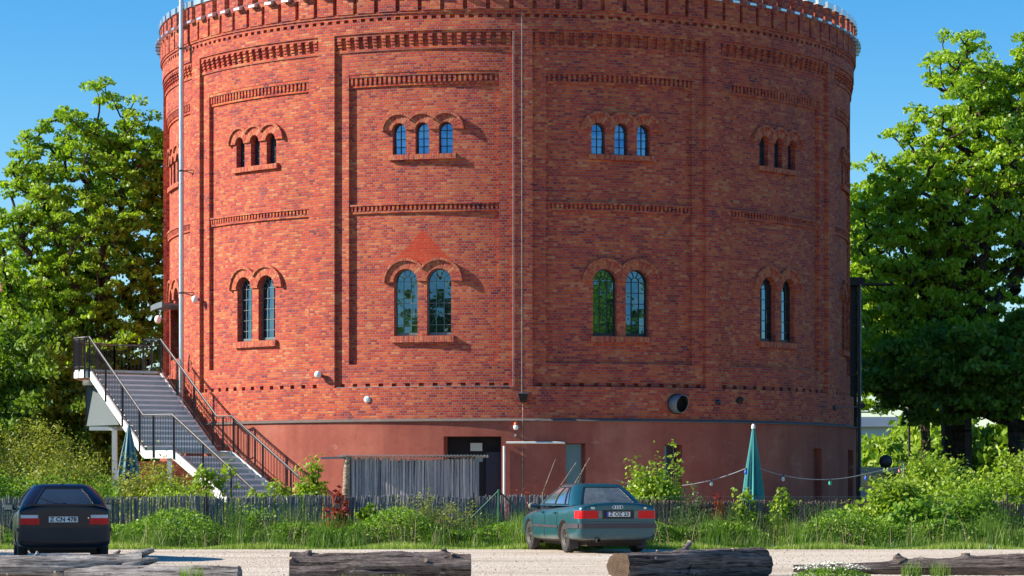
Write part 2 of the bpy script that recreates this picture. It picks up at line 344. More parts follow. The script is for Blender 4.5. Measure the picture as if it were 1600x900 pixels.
class MB:
    def __init__(s): s.v = []; s.f = []; s.uv = {}; s.sm = set()
    def add(s, vs, fs, uvs=None, smooth=False):
        b = len(s.v); s.v += [tuple(p) for p in vs]
        for i, f in enumerate(fs):
            if uvs is not None: s.uv[len(s.f)] = uvs[i]
            if smooth: s.sm.add(len(s.f))
            s.f.append([b+k for k in f])
    def quad(s, a, b, c, d, uv=None): s.add([a, b, c, d], [(0, 1, 2, 3)], [uv] if uv else None)
    def box(s, c, size, rz=0.0, M4=None):
        x, y, z = size[0]/2, size[1]/2, size[2]/2
        vs = [Vector((i*x, j*y, k*z)) for k in (-1, 1) for j in (-1, 1) for i in (-1, 1)]
        m = Matrix.Translation(c) @ Matrix.Rotation(rz, 4, 'Z') if M4 is None else M4
        vs = [m @ p for p in vs]
        s.add(vs, [(0, 2, 3, 1), (4, 5, 7, 6), (0, 1, 5, 4), (2, 6, 7, 3), (0, 4, 6, 2), (1, 3, 7, 5)])
        return s
    def beam(s, a, b, w, h, up=(0, 0, 1)):
        a, b = Vector(a), Vector(b); d = (b-a); L = d.length
        if L < 1e-6: return s
        d.normalize(); upv = Vector(up)
        if abs(d.dot(upv)) > .98: upv = Vector((0, 1, 0))
        sx = d.cross(upv).normalized(); sz = sx.cross(d).normalized()
        m = Matrix(((d.x, sx.x, sz.x, 0), (d.y, sx.y, sz.y, 0), (d.z, sx.z, sz.z, 0), (0, 0, 0, 1)))
        m = Matrix.Translation((a+b)/2) @ m
        return s.box((0, 0, 0), (L, w, h), M4=m)
    def tube(s, pts, r, n=8, caps=True, smooth=True):
        pts = [Vector(p) for p in pts]; k = len(pts)
        rs = r if hasattr(r, '__len__') else [r]*k
        ref = None; vs = []
        for i, p in enumerate(pts):
            d = (pts[min(i+1, k-1)]-pts[max(i-1, 0)]).normalized()
            if ref is None:
                ref = d.cross(Vector((0, 0, 1)) if abs(d.z) < .9 else Vector((1, 0, 0))).normalized()
            ref = (ref - d*ref.dot(d)).normalized(); bi = d.cross(ref)
            for j in range(n):
                t = 2*PI*j/n; vs.append(p + (ref*math.cos(t)+bi*math.sin(t))*rs[i])
        fs = [(i*n+j, i*n+(j+1) % n, (i+1)*n+(j+1) % n, (i+1)*n+j) for i in range(k-1) for j in range(n)]
        s.add(vs, fs, None, smooth)
        if caps: s.add(vs[:n], [tuple(reversed(range(n)))]); s.add(vs[-n:], [tuple(range(n))])
        return s
    def lathe(s, prof, n=24, c=(0, 0, 0), axis='Z', smooth=True):
        vs = []
        for r, z in prof:
            for j in range(n):
                t = 2*PI*j/n; p = (r*math.cos(t), r*math.sin(t), z)
                if axis == 'Y': p = (p[0], p[2], p[1])
                vs.append(Vector(p)+Vector(c))
        k = len(prof)
        s.add(vs, [(i*n+j, i*n+(j+1) % n, (i+1)*n+(j+1) % n, (i+1)*n+j) for i in range(k-1) for j in range(n)], None, smooth)
        return s
    def ball(s, c, r, n=12, sc=(1, 1, 1)):
        prof = [(max(1e-4, math.sin(PI*i/n))*1.0, -math.cos(PI*i/n)) for i in range(n+1)]
        m = MB(); m.lathe(prof, n*2)
        s.add([(c[0]+p[0]*r*sc[0], c[1]+p[1]*r*sc[1], c[2]+p[2]*r*sc[2]) for p in m.v], m.f, None, True); return s
    def xf(s, m): s.v = [tuple(m @ Vector(p)) for p in s.v]; return s
    def mesh(s, name):
        me = bpy.data.meshes.new(name); me.from_pydata(s.v, [], s.f)
        if s.uv:
            l = me.uv_layers.new(name="UVMap"); d = l.data
            for i, u in s.uv.items():
                p = me.polygons[i]
                for k, q in zip(p.loop_indices, u): d[k].uv = q
        if s.sm:
            arr = np.zeros(len(me.polygons), dtype=bool); arr[list(s.sm)] = True
            me.polygons.foreach_set('use_smooth', arr)
        me.update(); return me
    def build(s, name, mat, parent=None): return link(name, s.mesh(name), mat, parent)

def np_quads(name, P, tint=None, mat=None, parent=None, tris=False):
    """P: (n,4,3) corner array (or (n,3,3) when tris)."""
    n, k = P.shape[0], P.shape[1]
    me = bpy.data.meshes.new(name)
    me.vertices.add(n*k); me.vertices.foreach_set('co', P.reshape(-1).astype(np.float32))
    me.loops.add(n*k); me.loops.foreach_set('vertex_index', np.arange(n*k, dtype=np.int32))
    me.polygons.add(n); me.polygons.foreach_set('loop_start', np.arange(0, n*k, k, dtype=np.int32))
    me.polygons.foreach_set('loop_total', np.full(n, k, dtype=np.int32))
    if tint is not None:
        at = me.attributes.new('tint', 'FLOAT', 'FACE'); at.data.foreach_set('value', tint.astype(np.float32))
    me.update(calc_edges=True); me.validate()
    return link(name, me, mat, parent)
# ---------------------------------------------------------------- the round brick tower
R0, R1, R2 = 11.75, 11.63, 11.51          # pilaster, outer panel, inner panel
RP, RB = 11.82, 11.83                     # parapet, plaster base
PC = 2.2                                  # centre of a pilaster, degrees (0 faces the camera)
def cyl(t, r, z): t = rad(t); return (r*math.sin(t), -r*math.cos(t), z)
tower = empty("brick_tower", (0, 0, 0), 0, "round red brick gasometer tower with arched windows and a battlement", "tower")

def bandset(bands, mb, name_u=11.6, step=0.75):
    """bands: list of (z0, z1, segs) with segs a sorted full circle of (a, b, r) or r None for an opening."""
    for z0, z1, segs in bands:
        n = len(segs)
        for i, (a, b, r) in enumerate(segs):
            if r is None: continue
            k = max(1, math.ceil((b-a)/step-1e-6))
            for j in range(k):
                t0, t1 = a+(b-a)*j/k, a+(b-a)*(j+1)/k
                u0, u1 = rad(t0)*name_u, rad(t1)*name_u
                mb.quad(cyl(t0, r, z0), cyl(t1, r, z0), cyl(t1, r, z1), cyl(t0, r, z1), [(u0, z0), (u1, z0), (u1, z1), (u0, z1)])
            rn = segs[(i+1) % n][2]
            if rn is not None and abs(rn-r) > 1e-5:
                u = rad(b)*name_u; hi, lo = max(r, rn), min(r, rn)
                q = [cyl(b, lo, z0), cyl(b, hi, z0), cyl(b, hi, z1), cyl(b, lo, z1)]; uv = [(u, z0), (u+hi-lo, z0), (u+hi-lo, z1), (u, z1)]
                if rn < r: q.reverse(); uv.reverse(); mb.quad(*q, uv)
                else: mb.quad(*q, uv)
    for (za, zb, s1), (zc, zd, s2) in zip(bands, bands[1:]):
        cuts = sorted(set([round(x[0], 5) for x in s1]+[round(x[0], 5) for x in s2]+[round(s1[-1][1], 5)]))
        i = j = 0
        for a, b in zip(cuts, cuts[1:]):
            if b-a < 1e-4: continue
            mid = (a+b)/2
            while s1[i][1] < mid: i += 1
            while s2[j][1] < mid: j += 1
            ra, rb = s1[i][2], s2[j][2]
            if ra is None or rb is None or abs(ra-rb) < 1e-5: continue
            k = max(1, math.ceil((b-a)/step-1e-6))
            for q in range(k):
                t0, t1 = a+(b-a)*q/k, a+(b-a)*(q+1)/k; u0, u1 = rad(t0)*name_u, rad(t1)*name_u
                lo, hi = min(ra, rb), max(ra, rb)
                p = [cyl(t0, lo, zb), cyl(t1, lo, zb), cyl(t1, hi, zb), cyl(t0, hi, zb)]; uv = [(u0, 0.02), (u1, 0.02), (u1, 0.02+hi-lo), (u0, 0.02+hi-lo)]
                if ra > rb: p.reverse(); uv.reverse()
                mb.quad(*p, uv)

def circle(fn):
    out = []
    for k in range(12):
        base = PC+30*k-180
        out += [(base+a, base+b, r) for a, b, r in fn(k)]
    return out
HP, H2 = 1.39, 3.5                        # half pilaster, start of the inner panel (deg from pilaster centre)
VIS = {3: -3, 4: -2, 5: -1, 6: 0, 7: 1, 8: 2}      # k -> visible bay, bay centre = PC+30*(k-6)+15
def bay_c(k): return PC+30*(k-6)+15
def teeth(a, b, n, w, rt, rg, endpad=0.0):
    """n teeth of angular width fraction w between a and b."""
    p = (b-a)/n; out = []
    for i in range(n):
        s = a+i*p; g = p*(1-w)/2
        out += [(s, s+g, rg), (s+g, s+g+p*w, rt), (s+g+p*w, s+p, rg)]
    res = []
    for x in out:
        if res and abs(res[-1][2]-x[2]) < 1e-9: res[-1] = (res[-1][0], x[1], x[2])
        else: res.append(x)
    return res
def frame2(mid): return lambda k: [(0, HP, R0), (HP, H2, R1)]+mid(k)+[(30-H2, 30-HP, R1), (30-HP, 30, R0)]
def frame1(mid): return lambda k: [(0, HP, R0)]+mid(k)+[(30-HP, 30, R0)]
def shift30(fn): return fn
def plain(r): return lambda k: [(0, 30, r)]
def d2(s): return math.degrees(s/R2)
LOW_S, UP_S = 1.10, 1.40
LOWZ, UPZ = (5.5, 8.35), (10.95, 12.75)
def low_zone(k):
    if k in VIS: return [(H2, 15-d2(LOW_S), R2), (15-d2(LOW_S), 15+d2(LOW_S), None), (15+d2(LOW_S), 30-H2, R2)]
    return [(H2, 30-H2, R2)]
def up_zone(k):
    if k in VIS: return [(H2, 15-d2(UP_S), R2), (15-d2(UP_S), 15+d2(UP_S), None), (15+d2(UP_S), 30-H2, R2)]
    return [(H2, 30-H2, R2)]
P2 = lambda r: (lambda k: [(H2, 30-H2, r)])
P1 = lambda r: (lambda k: [(HP, 30-HP, r)])
bands = []
def B(z0, z1, fn): bands.append((z0, z1, circle(fn)))
B(3.34, 4.29, plain(R0))
B(4.29, 4.41, frame1(lambda k: teeth(HP, 30-HP, 13, 0.36, R1-.13, R1)))
B(4.41, 4.99, frame1(P1(R1)))
B(4.99, LOWZ[0], frame2(P2(R2)))
B(LOWZ[0], LOWZ[1], frame2(low_zone))
B(LOWZ[1], 9.52, frame2(P2(R2)))
B(9.52, 9.595, frame2(P2(R2+.06)))
B(9.595, 9.745, frame2(lambda k: teeth(H2, 30-H2, 34, 0.5, R2+.075, R2)))
B(9.745, 9.80, frame2(P2(R2+.10)))
B(9.80, UPZ[0], frame2(P2(R2)))
B(UPZ[0], UPZ[1], frame2(up_zone))
B(UPZ[1], 13.32, frame2(P2(R2)))
B(13.32, 13.40, frame2(P2(R2+.05)))
B(13.40, 13.61, frame2(lambda k: teeth(H2, 30-H2, 30, 0.5, R2+.085, R2)))
B(13.61, 13.70, frame2(P2(R2+.105)))
B(13.70, 14.37, frame1(P1(R1)))
B(14.37, 14.45, frame1(P1(R1+.04)))
for q in range(4):
    B(14.45+q*.0925, 14.4925+q*.0925, frame1(lambda k, q=q: teeth(HP, 30-HP, 19, 0.46, R1+.035+q*.022, R1-.03)))
    B(14.4925+q*.0925, 14.45+(q+1)*.0925, frame1(lambda k, q=q: teeth(HP, 30-HP, 19, 0.46, R1+.015+q*.022, R1-.03)))
B(14.82, 14.90, frame1(P1(R1+.075)))
B(14.90, 15.25, plain(R0))
B(15.25, 15.345, lambda k: teeth(0, 30, 22, 0.52, R0-.11, R0))
B(15.345, 15.43, plain(R0))
B(15.43, 15.50, plain(R0+.04))
B(15.50, 16.05, lambda k: teeth(0, 30, 9, 0.185, RP-.14, RP))
B(16.05, 16.13, plain(RP))
wall = MB(); bandset(bands, wall)

# window fields of the visible bays, cut by the arched openings
def arch_outline(cx, hw, z0, zs, n=14):
    return [(cx-hw, z0), (cx+hw, z0)]+[(cx+hw*math.cos(t), zs+hw*math.sin(t)) for t in [PI*i/n for i in range(n+1)]]
def inside(p, poly):
    c = False; n = len(poly); x, y = p
    for i in range(n):
        x1, y1 = poly[i]; x2, y2 = poly[i-1]
        if (y1 > y) != (y2 > y) and x < (x2-x1)*(y-y1)/(y2-y1)+x1: c = not c
    return c
def field(mb, tc, s_half, z0, z1, holes, depth=0.26):
    pts, edges = [], []
    def loop(l):
        b = len(pts); pts.extend([Vector(p) for p in l]); m = len(l); edges.extend([(b+i, b+(i+1) % m) for i in range(m)])
    ns = 14
    loop([(-s_half+2*s_half*i/ns, z0) for i in range(ns+1)]+[(s_half-2*s_half*i/ns, z1) for i in range(ns+1)])
    for h in holes: loop(h)
    for i in range(1, ns):
        for j in range(1, 9):
            p = (-s_half+2*s_half*i/ns, z0+(z1-z0)*j/9)
            if not any(inside(p, h) for h in holes): pts.append(Vector(p))
    vo, eo, fo, *_ = delaunay_2d_cdt(pts, edges, [], 0, 1e-5, False)
    def P(s, z, r=R2): return cyl(tc+math.degrees(s/R2), r, z)
    u0 = rad(tc)*11.6
    for f in fo:
        q = [vo[i] for i in f]; c = sum(q, Vector((0, 0)))/3
        if any(inside(c, h) for h in holes) or not (-s_half <= c.x <= s_half): continue
        mb.add([P(*p) for p in q], [(0, 1, 2)], [[(u0+p[0], p[1]) for p in q]])
    for h in holes:
        m = len(h); acc = 0
        for i in range(m):
            a, b = h[i], h[(i+1) % m]; L = math.hypot(a[0]-b[0], a[1]-b[1])
            if abs(a[0]-b[0]) < 1e-6: uv = [(0, a[1]), (0, b[1]), (depth, b[1]), (depth, a[1])]
            else: uv = [(.2, acc), (.2, acc+L), (.2+depth, acc+L), (.2+depth, acc)]
            mb.quad(P(*a), P(*b), P(b[0], b[1], R2-depth), P(a[0], a[1], R2-depth), uv); acc += L
UPC = [-.72, 0, .72]; UPHW, UPZ0, UPZS = .21, 11.26, 11.99
LOC = [-.515, .515]; LOHW, LOZ0, LOZS = .37, 5.83, 7.46
DOORZ = (5.03, 7.18)
for k in VIS:
    tc = bay_c(k)
    field(wall, tc, UP_S, UPZ[0], UPZ[1], [arch_outline(c, UPHW, UPZ0, UPZS) for c in UPC])
    if k == 3: field(wall, tc, LOW_S, LOWZ[0], LOWZ[1], [[(-.95, LOWZ[0]+.002), (.95, LOWZ[0]+.002), (.95, 7.18), (-.95, 7.18)]]+[arch_outline(c, LOHW, 7.28, LOZS, 10) for c in LOC])
    else: field(wall, tc, LOW_S, LOWZ[0], LOWZ[1], [arch_outline(c, LOHW, LOZ0, LOZS) for c in LOC])
link("brick_wall", wall.mesh("brick_wall"), M['brick'], tower)

# hoods and sills
def ring(mb, tc, cx, zc, ri, ro, clipl, clipr, rb, rf, a0=0, a1=PI, n=26):
    def P(s, z, r): return cyl(tc+math.degrees(s/R2), r, z)
    for i in range(n):
        t0, t1 = a0+(a1-a0)*i/n, a0+(a1-a0)*(i+1)/n
        pts = []
        for r_, t in ((ri, t0), (ri, t1), (ro, t1), (ro, t0)):
            x, z = cx+r_*math.cos(t), zc+r_*math.sin(t)
            pts.append([min(max(x, clipl), clipr), z, r_, t])
        lo = max(min(p[0] for p in pts), clipl); hi = min(max(p[0] for p in pts), clipr)
        if hi-lo < 1e-4: continue
        f = [P(p[0], p[1], rf) for p in pts]; b = [P(p[0], p[1], rb) for p in pts]
        v = [(.135+(p[2]-ri)*.1, p[3]*(ri+ro)/2) for p in pts]
        uv = [(.03+(p[2]-ri), p[3]*(ri+ro)/2) for p in pts]
        mb.quad(f[0], f[3], f[2], f[1], [uv[0], uv[3], uv[2], uv[1]])
        mb.quad(f[3], b[3], b[2], f[2], [(0, v[3][1]), (.1, v[3][1]), (.1, v[2][1]), (0, v[2][1])])
        mb.quad(f[1], b[1], b[0], f[0], [(0, v[1][1]), (.1, v[1][1]), (.1, v[0][1]), (0, v[0][1])])
        for e, (p, q) in ((i == 0, (0, 3)), (i == n-1, (1, 2))):
            if e: mb.quad(f[p], f[q], b[q], b[p], [(0, 0), (.3, 0), (.3, .07), (0, .07)])
def hood(tc, centres, zs, hw, ro, half):
    body, rim = MB(), MB()
    for i, c in enumerate(centres):
        cl = c-half if i > 0 else -9; cr = c+half if i < len(centres)-1 else 9
        ring(body, tc, c, zs, hw, ro-.075, cl, cr, R2-.01, R2+.06)
        ring(rim, tc, c, zs-.02, ro-.075, ro, cl, cr, R2-.01, R2+.12)
    h = body.build("window_hood", M['brick_new'], tower); rim.build("hood_moulding", M['brick_new'], h)
def sill(tc, hs, z0, z1, proj):
    mb = MB(); n = max(4, int(hs*2/.15))
    def P(s, r, z): return cyl(tc+math.degrees(s/R2), r, z)
    for i in range(n):
        a, b = -hs+2*hs*i/n, -hs+2*hs*(i+1)/n; r0, r1 = R2-.25, R2+proj
        zb = z1-.02
        mb.quad(P(a, r1, z0), P(b, r1, z0), P(b, r1, zb), P(a, r1, zb), [(0.03, a+9), (.03, b+9), (.2, b+9), (.2, a+9)])
        mb.quad(P(a, r1, zb), P(b, r1, zb), P(b, r0, z1+.01), P(a, r0, z1+.01), [(0.03, a+9), (.03, b+9), (.2, b+9), (.2, a+9)])
        mb.quad(P(a, R2-.01, z0), P(b, R2-.01, z0), P(b, r1, z0), P(a, r1, z0), [(0, a), (0, b), (.1, b), (.1, a)])
    for s, o in ((-hs, 1), (hs, -1)):
        q = [P(s, R2-.01, z0), P(s, R2+proj, z0), P(s, R2+proj, z1-.02), P(s, R2-.01, z1)]
        mb.quad(*(q if o > 0 else q[::-1]), [(0, 0), (.1, 0), (.1, .07), (0, .07)])
    mb.build("window_sill", M['brick_new'], tower)

# steel windows (built once each, then copied)
def win_upper():
    f, g = MB(), MB(); hw, z0, zs = UPHW, 0, UPZS-UPZ0
    out = arch_outline(0, hw, z0, zs, 12); inn = arch_outline(0, hw-.028, z0+.03, zs, 12)
    m = len(out)
    for i in range(m):
        j = (i+1) % m
        f.quad((out[i][0], 0, out[i][1]), (out[j][0], 0, out[j][1]), (inn[j][0], 0, inn[j][1]), (inn[i][0], 0, inn[i][1]))
        f.quad((inn[i][0], 0, inn[i][1]), (inn[j][0], 0, inn[j][1]), (inn[j][0], .03, inn[j][1]), (inn[i][0], .03, inn[i][1]))
    f.box((0, .005, (zs+hw)/2), (.02, .025, zs+hw-.03))
    for q in range(1, 4): f.box((0, .006, q*.235), (hw*2-.03, .022, .018))
    g.add([(x, .022, z) for x, z in inn], [tuple(range(m))])
    return f, g
def win_lower():
    f, g = MB(), MB(); hw, z0, zs = LOHW, 0, LOZS-LOZ0
    out = arch_outline(0, hw, z0, zs, 16); inn = arch_outline(0, hw-.032, z0+.035, zs, 16)
    m = len(out)
    for i in range(m):
        j = (i+1) % m
        f.quad((out[i][0], 0, out[i][1]), (out[j][0], 0, out[j][1]), (inn[j][0], 0, inn[j][1]), (inn[i][0], 0, inn[i][1]))
        f.quad((inn[i][0], 0, inn[i][1]), (inn[j][0], 0, inn[j][1]), (inn[j][0], .03, inn[j][1]), (inn[i][0], .03, inn[i][1]))
    for x in (-.118, .118): f.box((x, .005, zs/2+.06), (.018, .022, zs+.1))
    for q in range(1, 6): f.box((0, .006, zs*q/5), (hw*2-.04, .02, .018))
    f.box((0, .004, .06), (hw*2-.04, .03, .07))
    arc = [(.118*math.cos(PI*i/8), .005, zs+.02+.118*math.sin(PI*i/8)) for i in range(9)]
    for p, q in zip(arc, arc[1:]): f.beam(p, q, .02, .018, (0, 1, 0))
    for t in (36, 72, 108, 144):
        c, s_ = math.cos(rad(t)), math.sin(rad(t)); f.beam((.118*c, .005, zs+.02+.118*s_), (.35*c, .005, zs+.35*s_), .02, .016, (0, 1, 0))
    g.add([(x, .022, z) for x, z in inn], [tuple(range(m))])
    return f, g
random.seed(4)
protos = {}
for nm, fn, mt in (('u', win_upper, 'frame_dark'), ('l', win_lower, 'frame_lit')):
    f, g = fn(); protos[nm] = (f.mesh("window"), g.mesh("pane")); protos[nm][0].materials.append(M[mt]); protos[nm][1].materials.append(M['glass'] if nm == 'u' else M['glass_low'])
low_shaded = protos['l'][0].copy(); low_shaded.materials.clear(); low_shaded.materials.append(M['frame_dark'])  # same frame for the shaded bays, their shade put into the colour
def place_window(kind, tc, s, z0, dark=False):
    me, gl = protos[kind]; t = tc+math.degrees(s/R2)
    if dark: me = low_shaded
    o = bpy.data.objects.new("window", me); COL.objects.link(o); o.parent = tower
    o.location = cyl(t, R2-.175, z0); o.rotation_euler = (0, 0, rad(t))
    p = bpy.data.objects.new("pane", gl); COL.objects.link(p); p.parent = o
    p.rotation_euler = (rad(random.uniform(-.5, .5)), 0, rad(random.uniform(-1.2, 1.2)))
inner = MB()
for k in VIS:
    tc = bay_c(k)
    hood(tc, UPC, UPZS, UPHW, .55, .36); sill(tc, 1.03, 11.09, UPZ0, .11)
    hood(tc, LOC, LOZS, LOHW, .71, .515)
    if k != 3: sill(tc, .96, 5.63, LOZ0, .11)
    for s in UPC: place_window('u', tc, s, UPZ0)
    if k != 3:
        for s in LOC: place_window('l', tc, s, LOZ0, k in (6, 7, 8))
    else:
        for s in LOC: inner.add([cyl(tc+math.degrees((s+x)/R2), R2-.24, z) for x, z in arch_outline(0, LOHW, 7.28, LOZS, 10)], [tuple(range(13))])
inner.build("blind_arch", M['glass_dark'], tower)

# parapet: merlons, copings, embrasure flashings, wall walk
mer, cop, fla = MB(), MB(), MB()
def annbox(mb, t0, t1, r0, r1, z0, z1, uv=True, n=2):
    for i in range(n):
        a, b = t0+(t1-t0)*i/n, t0+(t1-t0)*(i+1)/n; u0, u1 = rad(a)*11.6, rad(b)*11.6
        mb.quad(cyl(a, r1, z0), cyl(b, r1, z0), cyl(b, r1, z1), cyl(a, r1, z1), [(u0, z0), (u1, z0), (u1, z1), (u0, z1)])
        mb.quad(cyl(b, r0, z0), cyl(a, r0, z0), cyl(a, r0, z1), cyl(b, r0, z1), [(u1, z0), (u0, z0), (u0, z1), (u1, z1)])
        mb.quad(cyl(a, r1, z1), cyl(b, r1, z1), cyl(b, r0, z1), cyl(a, r0, z1), [(u0, 0), (u1, 0), (u1, .4), (u0, .4)])
        mb.quad(cyl(a, r0, z0), cyl(b, r0, z0), cyl(b, r1, z0), cyl(a, r1, z0), [(u0, 0), (u1, 0), (u1, .4), (u0, .4)])
    for t, s in ((t0, 1), (t1, -1)):
        q = [cyl(t, r0, z0), cyl(t, r1, z0), cyl(t, r1, z1), cyl(t, r0, z1)]; uv = [(0, z0), (r1-r0, z0), (r1-r0, z1), (0, z1)]
        if s < 0: q.reverse(); uv.reverse()
        mb.quad(*q, uv)
per = 30/9; hw = per*.305; gw = per/2-hw
def flash(mb, a, b):
    q = cyl
    mb.quad(q(a, RP+.17, 16.12), q(b, RP+.17, 16.12), q(b, RP-.40, 16.36), q(a, RP-.40, 16.36))
    mb.quad(q(a, RP+.17, 16.05), q(b, RP+.17, 16.05), q(b, RP+.17, 16.12), q(a, RP+.17, 16.12))
    mb.quad(q(a, RP+.002, 16.05), q(b, RP+.002, 16.05), q(b, RP+.17, 16.05), q(a, RP+.17, 16.05))
    mb.quad(q(b, RP-.40, 16.36), q(b, RP-.40, 16.14), q(a, RP-.40, 16.14), q(a, RP-.40, 16.36))
    for t in (a, b): mb.quad(q(t, RP+.17, 16.05), q(t, RP+.17, 16.12), q(t, RP-.40, 16.36), q(t, RP+.002, 16.05))
annbox(mer, -hw, hw, RP-.42, RP, 16.13, 16.60); mer = mer.mesh("merlon"); mer.materials.append(M['brick'])
annbox(cop, -hw-.16, hw+.16, RP-.47, RP+.05, 16.60, 16.79); cop = cop.mesh("coping"); cop.materials.append(M['zinc'])
flash(fla, per/2-gw+.02, per/2+gw-.02); fla = fla.mesh("embrasure_flashing"); fla.materials.append(M['zinc'])
rest = MB(); restc = MB()
for i in range(108):
    c = PC-180+per*(i+.5)
    if abs(c) > 140:
        annbox(rest, c-hw, c+hw, RP-.42, RP, 16.13, 16.60); annbox(restc, c-hw-.16, c+hw+.16, RP-.47, RP+.05, 16.60, 16.79); continue
    o = bpy.data.objects.new("merlon", mer); COL.objects.link(o); o.parent = tower; o.rotation_euler = (0, 0, rad(c))
    p = bpy.data.objects.new("coping", cop); COL.objects.link(p); p.parent = o
    o = bpy.data.objects.new("embrasure_flashing", fla); COL.objects.link(o); o.parent = tower; o.rotation_euler = (0, 0, rad(c))
tag(rest.build("rear_battlement", M['brick'], tower), kind='stuff'); tag(restc.build("rear_coping", M['zinc'], tower), kind='stuff')
deck = MB(); deck.lathe([(RP-.02, 16.13), (0.01, 16.131)], 96, smooth=False); deck.build("wall_walk", M['zinc_dull'], tower)

# plaster base with its openings, ledge on top
BH = []   # (t0, t1, ztop, depth)
OPEN = [(-9.26, -.93, 2.81, .70), (8.39, 11.3, 2.60, .30), (23.42, 26.39, 2.58, .40), (38.6, 39.4, 2.5, .30), (54.52, 57.52, 2.52, .22), (70.06, 74.72, 2.52, .22)]
base = MB(); tops = sorted(set([0, 3.25]+[o[2] for o in OPEN])); bb = []
for z0, z1 in zip(tops, tops[1:]):
    segs = []; a = PC-180
    for t0, t1, zt, d in OPEN:
        segs.append((a, t0, RB)); segs.append((t0, t1, RB-d if z1 <= zt else RB)); a = t1
    segs.append((a, PC+180, RB))
    bb.append((z0, z1, segs))
bandset(bb, base)
base.build("plaster_base", M['plaster'], tower)
led = MB(); prof = [(R0-.03, 3.25), (RB+.06, 3.25), (RB+.065, 3.27), (RB+.055, 3.285), (R0-.02, 3.345)]
led.lathe(prof, 360, smooth=False); led.build("ledge", M['ledge'], tower)
def panel(name, t0, t1, r, z0, z1, mat, parent=tower, n=6, th=.04):
    mb = MB(); annbox(mb, t0, t1, r-th, r, z0, z1, n=n); return mb.build(name, mat, parent)
# large doorway: dark interior, door leaf, small sign board
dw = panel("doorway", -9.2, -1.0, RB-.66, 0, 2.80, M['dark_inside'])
panel("door", -3.3, -1.05, RB-.55, 0, 2.35, M['door_dark'], dw)
panel("notice_board", -5.65, -3.85, RB-.52, 2.38, 2.62, M['paper'], dw, 2)
dd = panel("door", 8.5, 10.9, RB-.24, 0, 2.58, M['door_teal'], tower, 4)
hh = MB(); hh.box(cyl(10.6, RB-.21, 1.1), (.03, .06, .14)); hh.build("handle", M['steel_black'], dd)
dd = panel("door", 23.5, 24.6, RB-.33, 0, 2.56, M['door_teal'], tower, 3)
panel("door", 24.7, 26.3, RB-.36, 0, 2.56, M['door_dark'], tower, 3)

# stair-level entrance in the left bay, with its curved canopy
tc = bay_c(3); R3 = R2
en = MB(); a0, a1 = tc-d2(.95), tc+d2(.95)
annbox(en, a0, a1, R2-.5, R2-.46, DOORZ[0], 7.18, n=4)
ent = en.build("entrance_door", M['glass_dark'], tower)
fr = MB()
for s in (-.92, -.3, .3, .92): annbox(fr, tc+d2(s)-.22, tc+d2(s)+.22, R2-.46, R2-.36, DOORZ[0], 7.18, n=1)
annbox(fr, a0, a1, R2-.455, R2-.37, 7.08, 7.18, n=4); annbox(fr, a0, a1, R2-.455, R2-.37, 6.9, 6.95, n=4)
fr.build("door_frame", M['frame_dark'], ent)
rv = MB()
annbox(rv, a0-.25, a0, R2-.5, R2+.02, DOORZ[0], 7.18, n=1); annbox(rv, a1, a1+.25, R2-.5, R2+.02, DOORZ[0], 7.18, n=1)
rv.build("door_surround", M['brick_new'], tower)
cn = MB(); annbox(cn, a0-.6, a1+.6, R2-.1, R2+.62, 7.20, 7.27, n=10); annbox(cn, a0-.7, a1+.7, R2+.60, R2+.66, 7.14, 7.32, n=10)
cn.build("canopy", M['zinc_dull'], tower)

# things fixed to the tower
def wall_thing(name, label, cat, group=None, t=0, r=R0, z=0): return empty(name, cyl(t, r, z), rad(t), label, cat, group)
# (local axes: +x along the wall to the right, -y out of the wall, z up)
pp = empty("flue_pipe", cyl(-60.2, 12.02, 0), rad(-60.2), "tall shiny zinc flue pipe standing up the left side of the brick tower", "pipe")
m = MB(); m.lathe([(.078, 0.0), (.078, 18.2)], 20); m.build("pipe", M['zinc'], pp)
m = MB()
for z in (2.3, 5.2, 8.1, 11.0, 13.9, 16.8): m.lathe([(.079, z-.02), (.086, z-.018), (.086, z+.018), (.079, z+.02)], 20)
m.build("joint_collar", M['zinc'], pp)
for z in (3.7, 7.5, 11.4, 15.3):
    m = MB(); m.lathe([(.08, z-.025), (.094, z-.025), (.094, z+.025), (.08, z+.025)], 16)
    m.beam((.09, 0.02, z), (.36, .30, z-.12), .03, .03); m.beam((.09, 0.0, z), (.38, .25, z), .03, .03); m.build("bracket", M['steel_dark'], pp)
def cable(name, label, pts, r, mat, cat="cable", clips=True):
    m = MB(); m.tube(pts, r, 6); o = m.build(name, mat); tag(o, label, cat); return o
o = cable("lightning_conductor", "thin pale lightning conductor running down the middle of the centre pilaster", [cyl(2.05, R0+.025, z) for z in (16.05, 12, 8, 4.45, 3.9)], .009, M['cable'])
for z in (4.6, 6.2, 7.8, 9.4, 11, 12.6, 14.2, 15.6):
    c = MB(); c.box(cyl(2.05, R0+.01, z), (.03, .05, .03)); c.build("clip", M['zinc'], o)
cable("wall_cable", "thin pale cable along the left edge of the centre pilaster, turning left at its foot", [cyl(.78, R0+.012, z) for z in (14.85, 10, 6, 4.31)]+[cyl(t, R0+.012, 4.30) for t in (.5, -3, -8, -14, -20, -26)], .008, M['cable'])
cable("downlead", "pale brown lead running down the plaster base below the lantern", [cyl(2.2, R0+.04, 3.75), cyl(2.15, RB+.10, 3.45), cyl(2.1, RB+.02, 3.1), cyl(2.1, RB+.02, 1.7), cyl(2.14, RB+.02, 0.0)], .014, M['fresh_wood'])
t = wall_thing("wall_lantern", "dark trapezoid flood lantern at the foot of the centre pilaster", "lamp", None, 2.2, R0, 3.95)
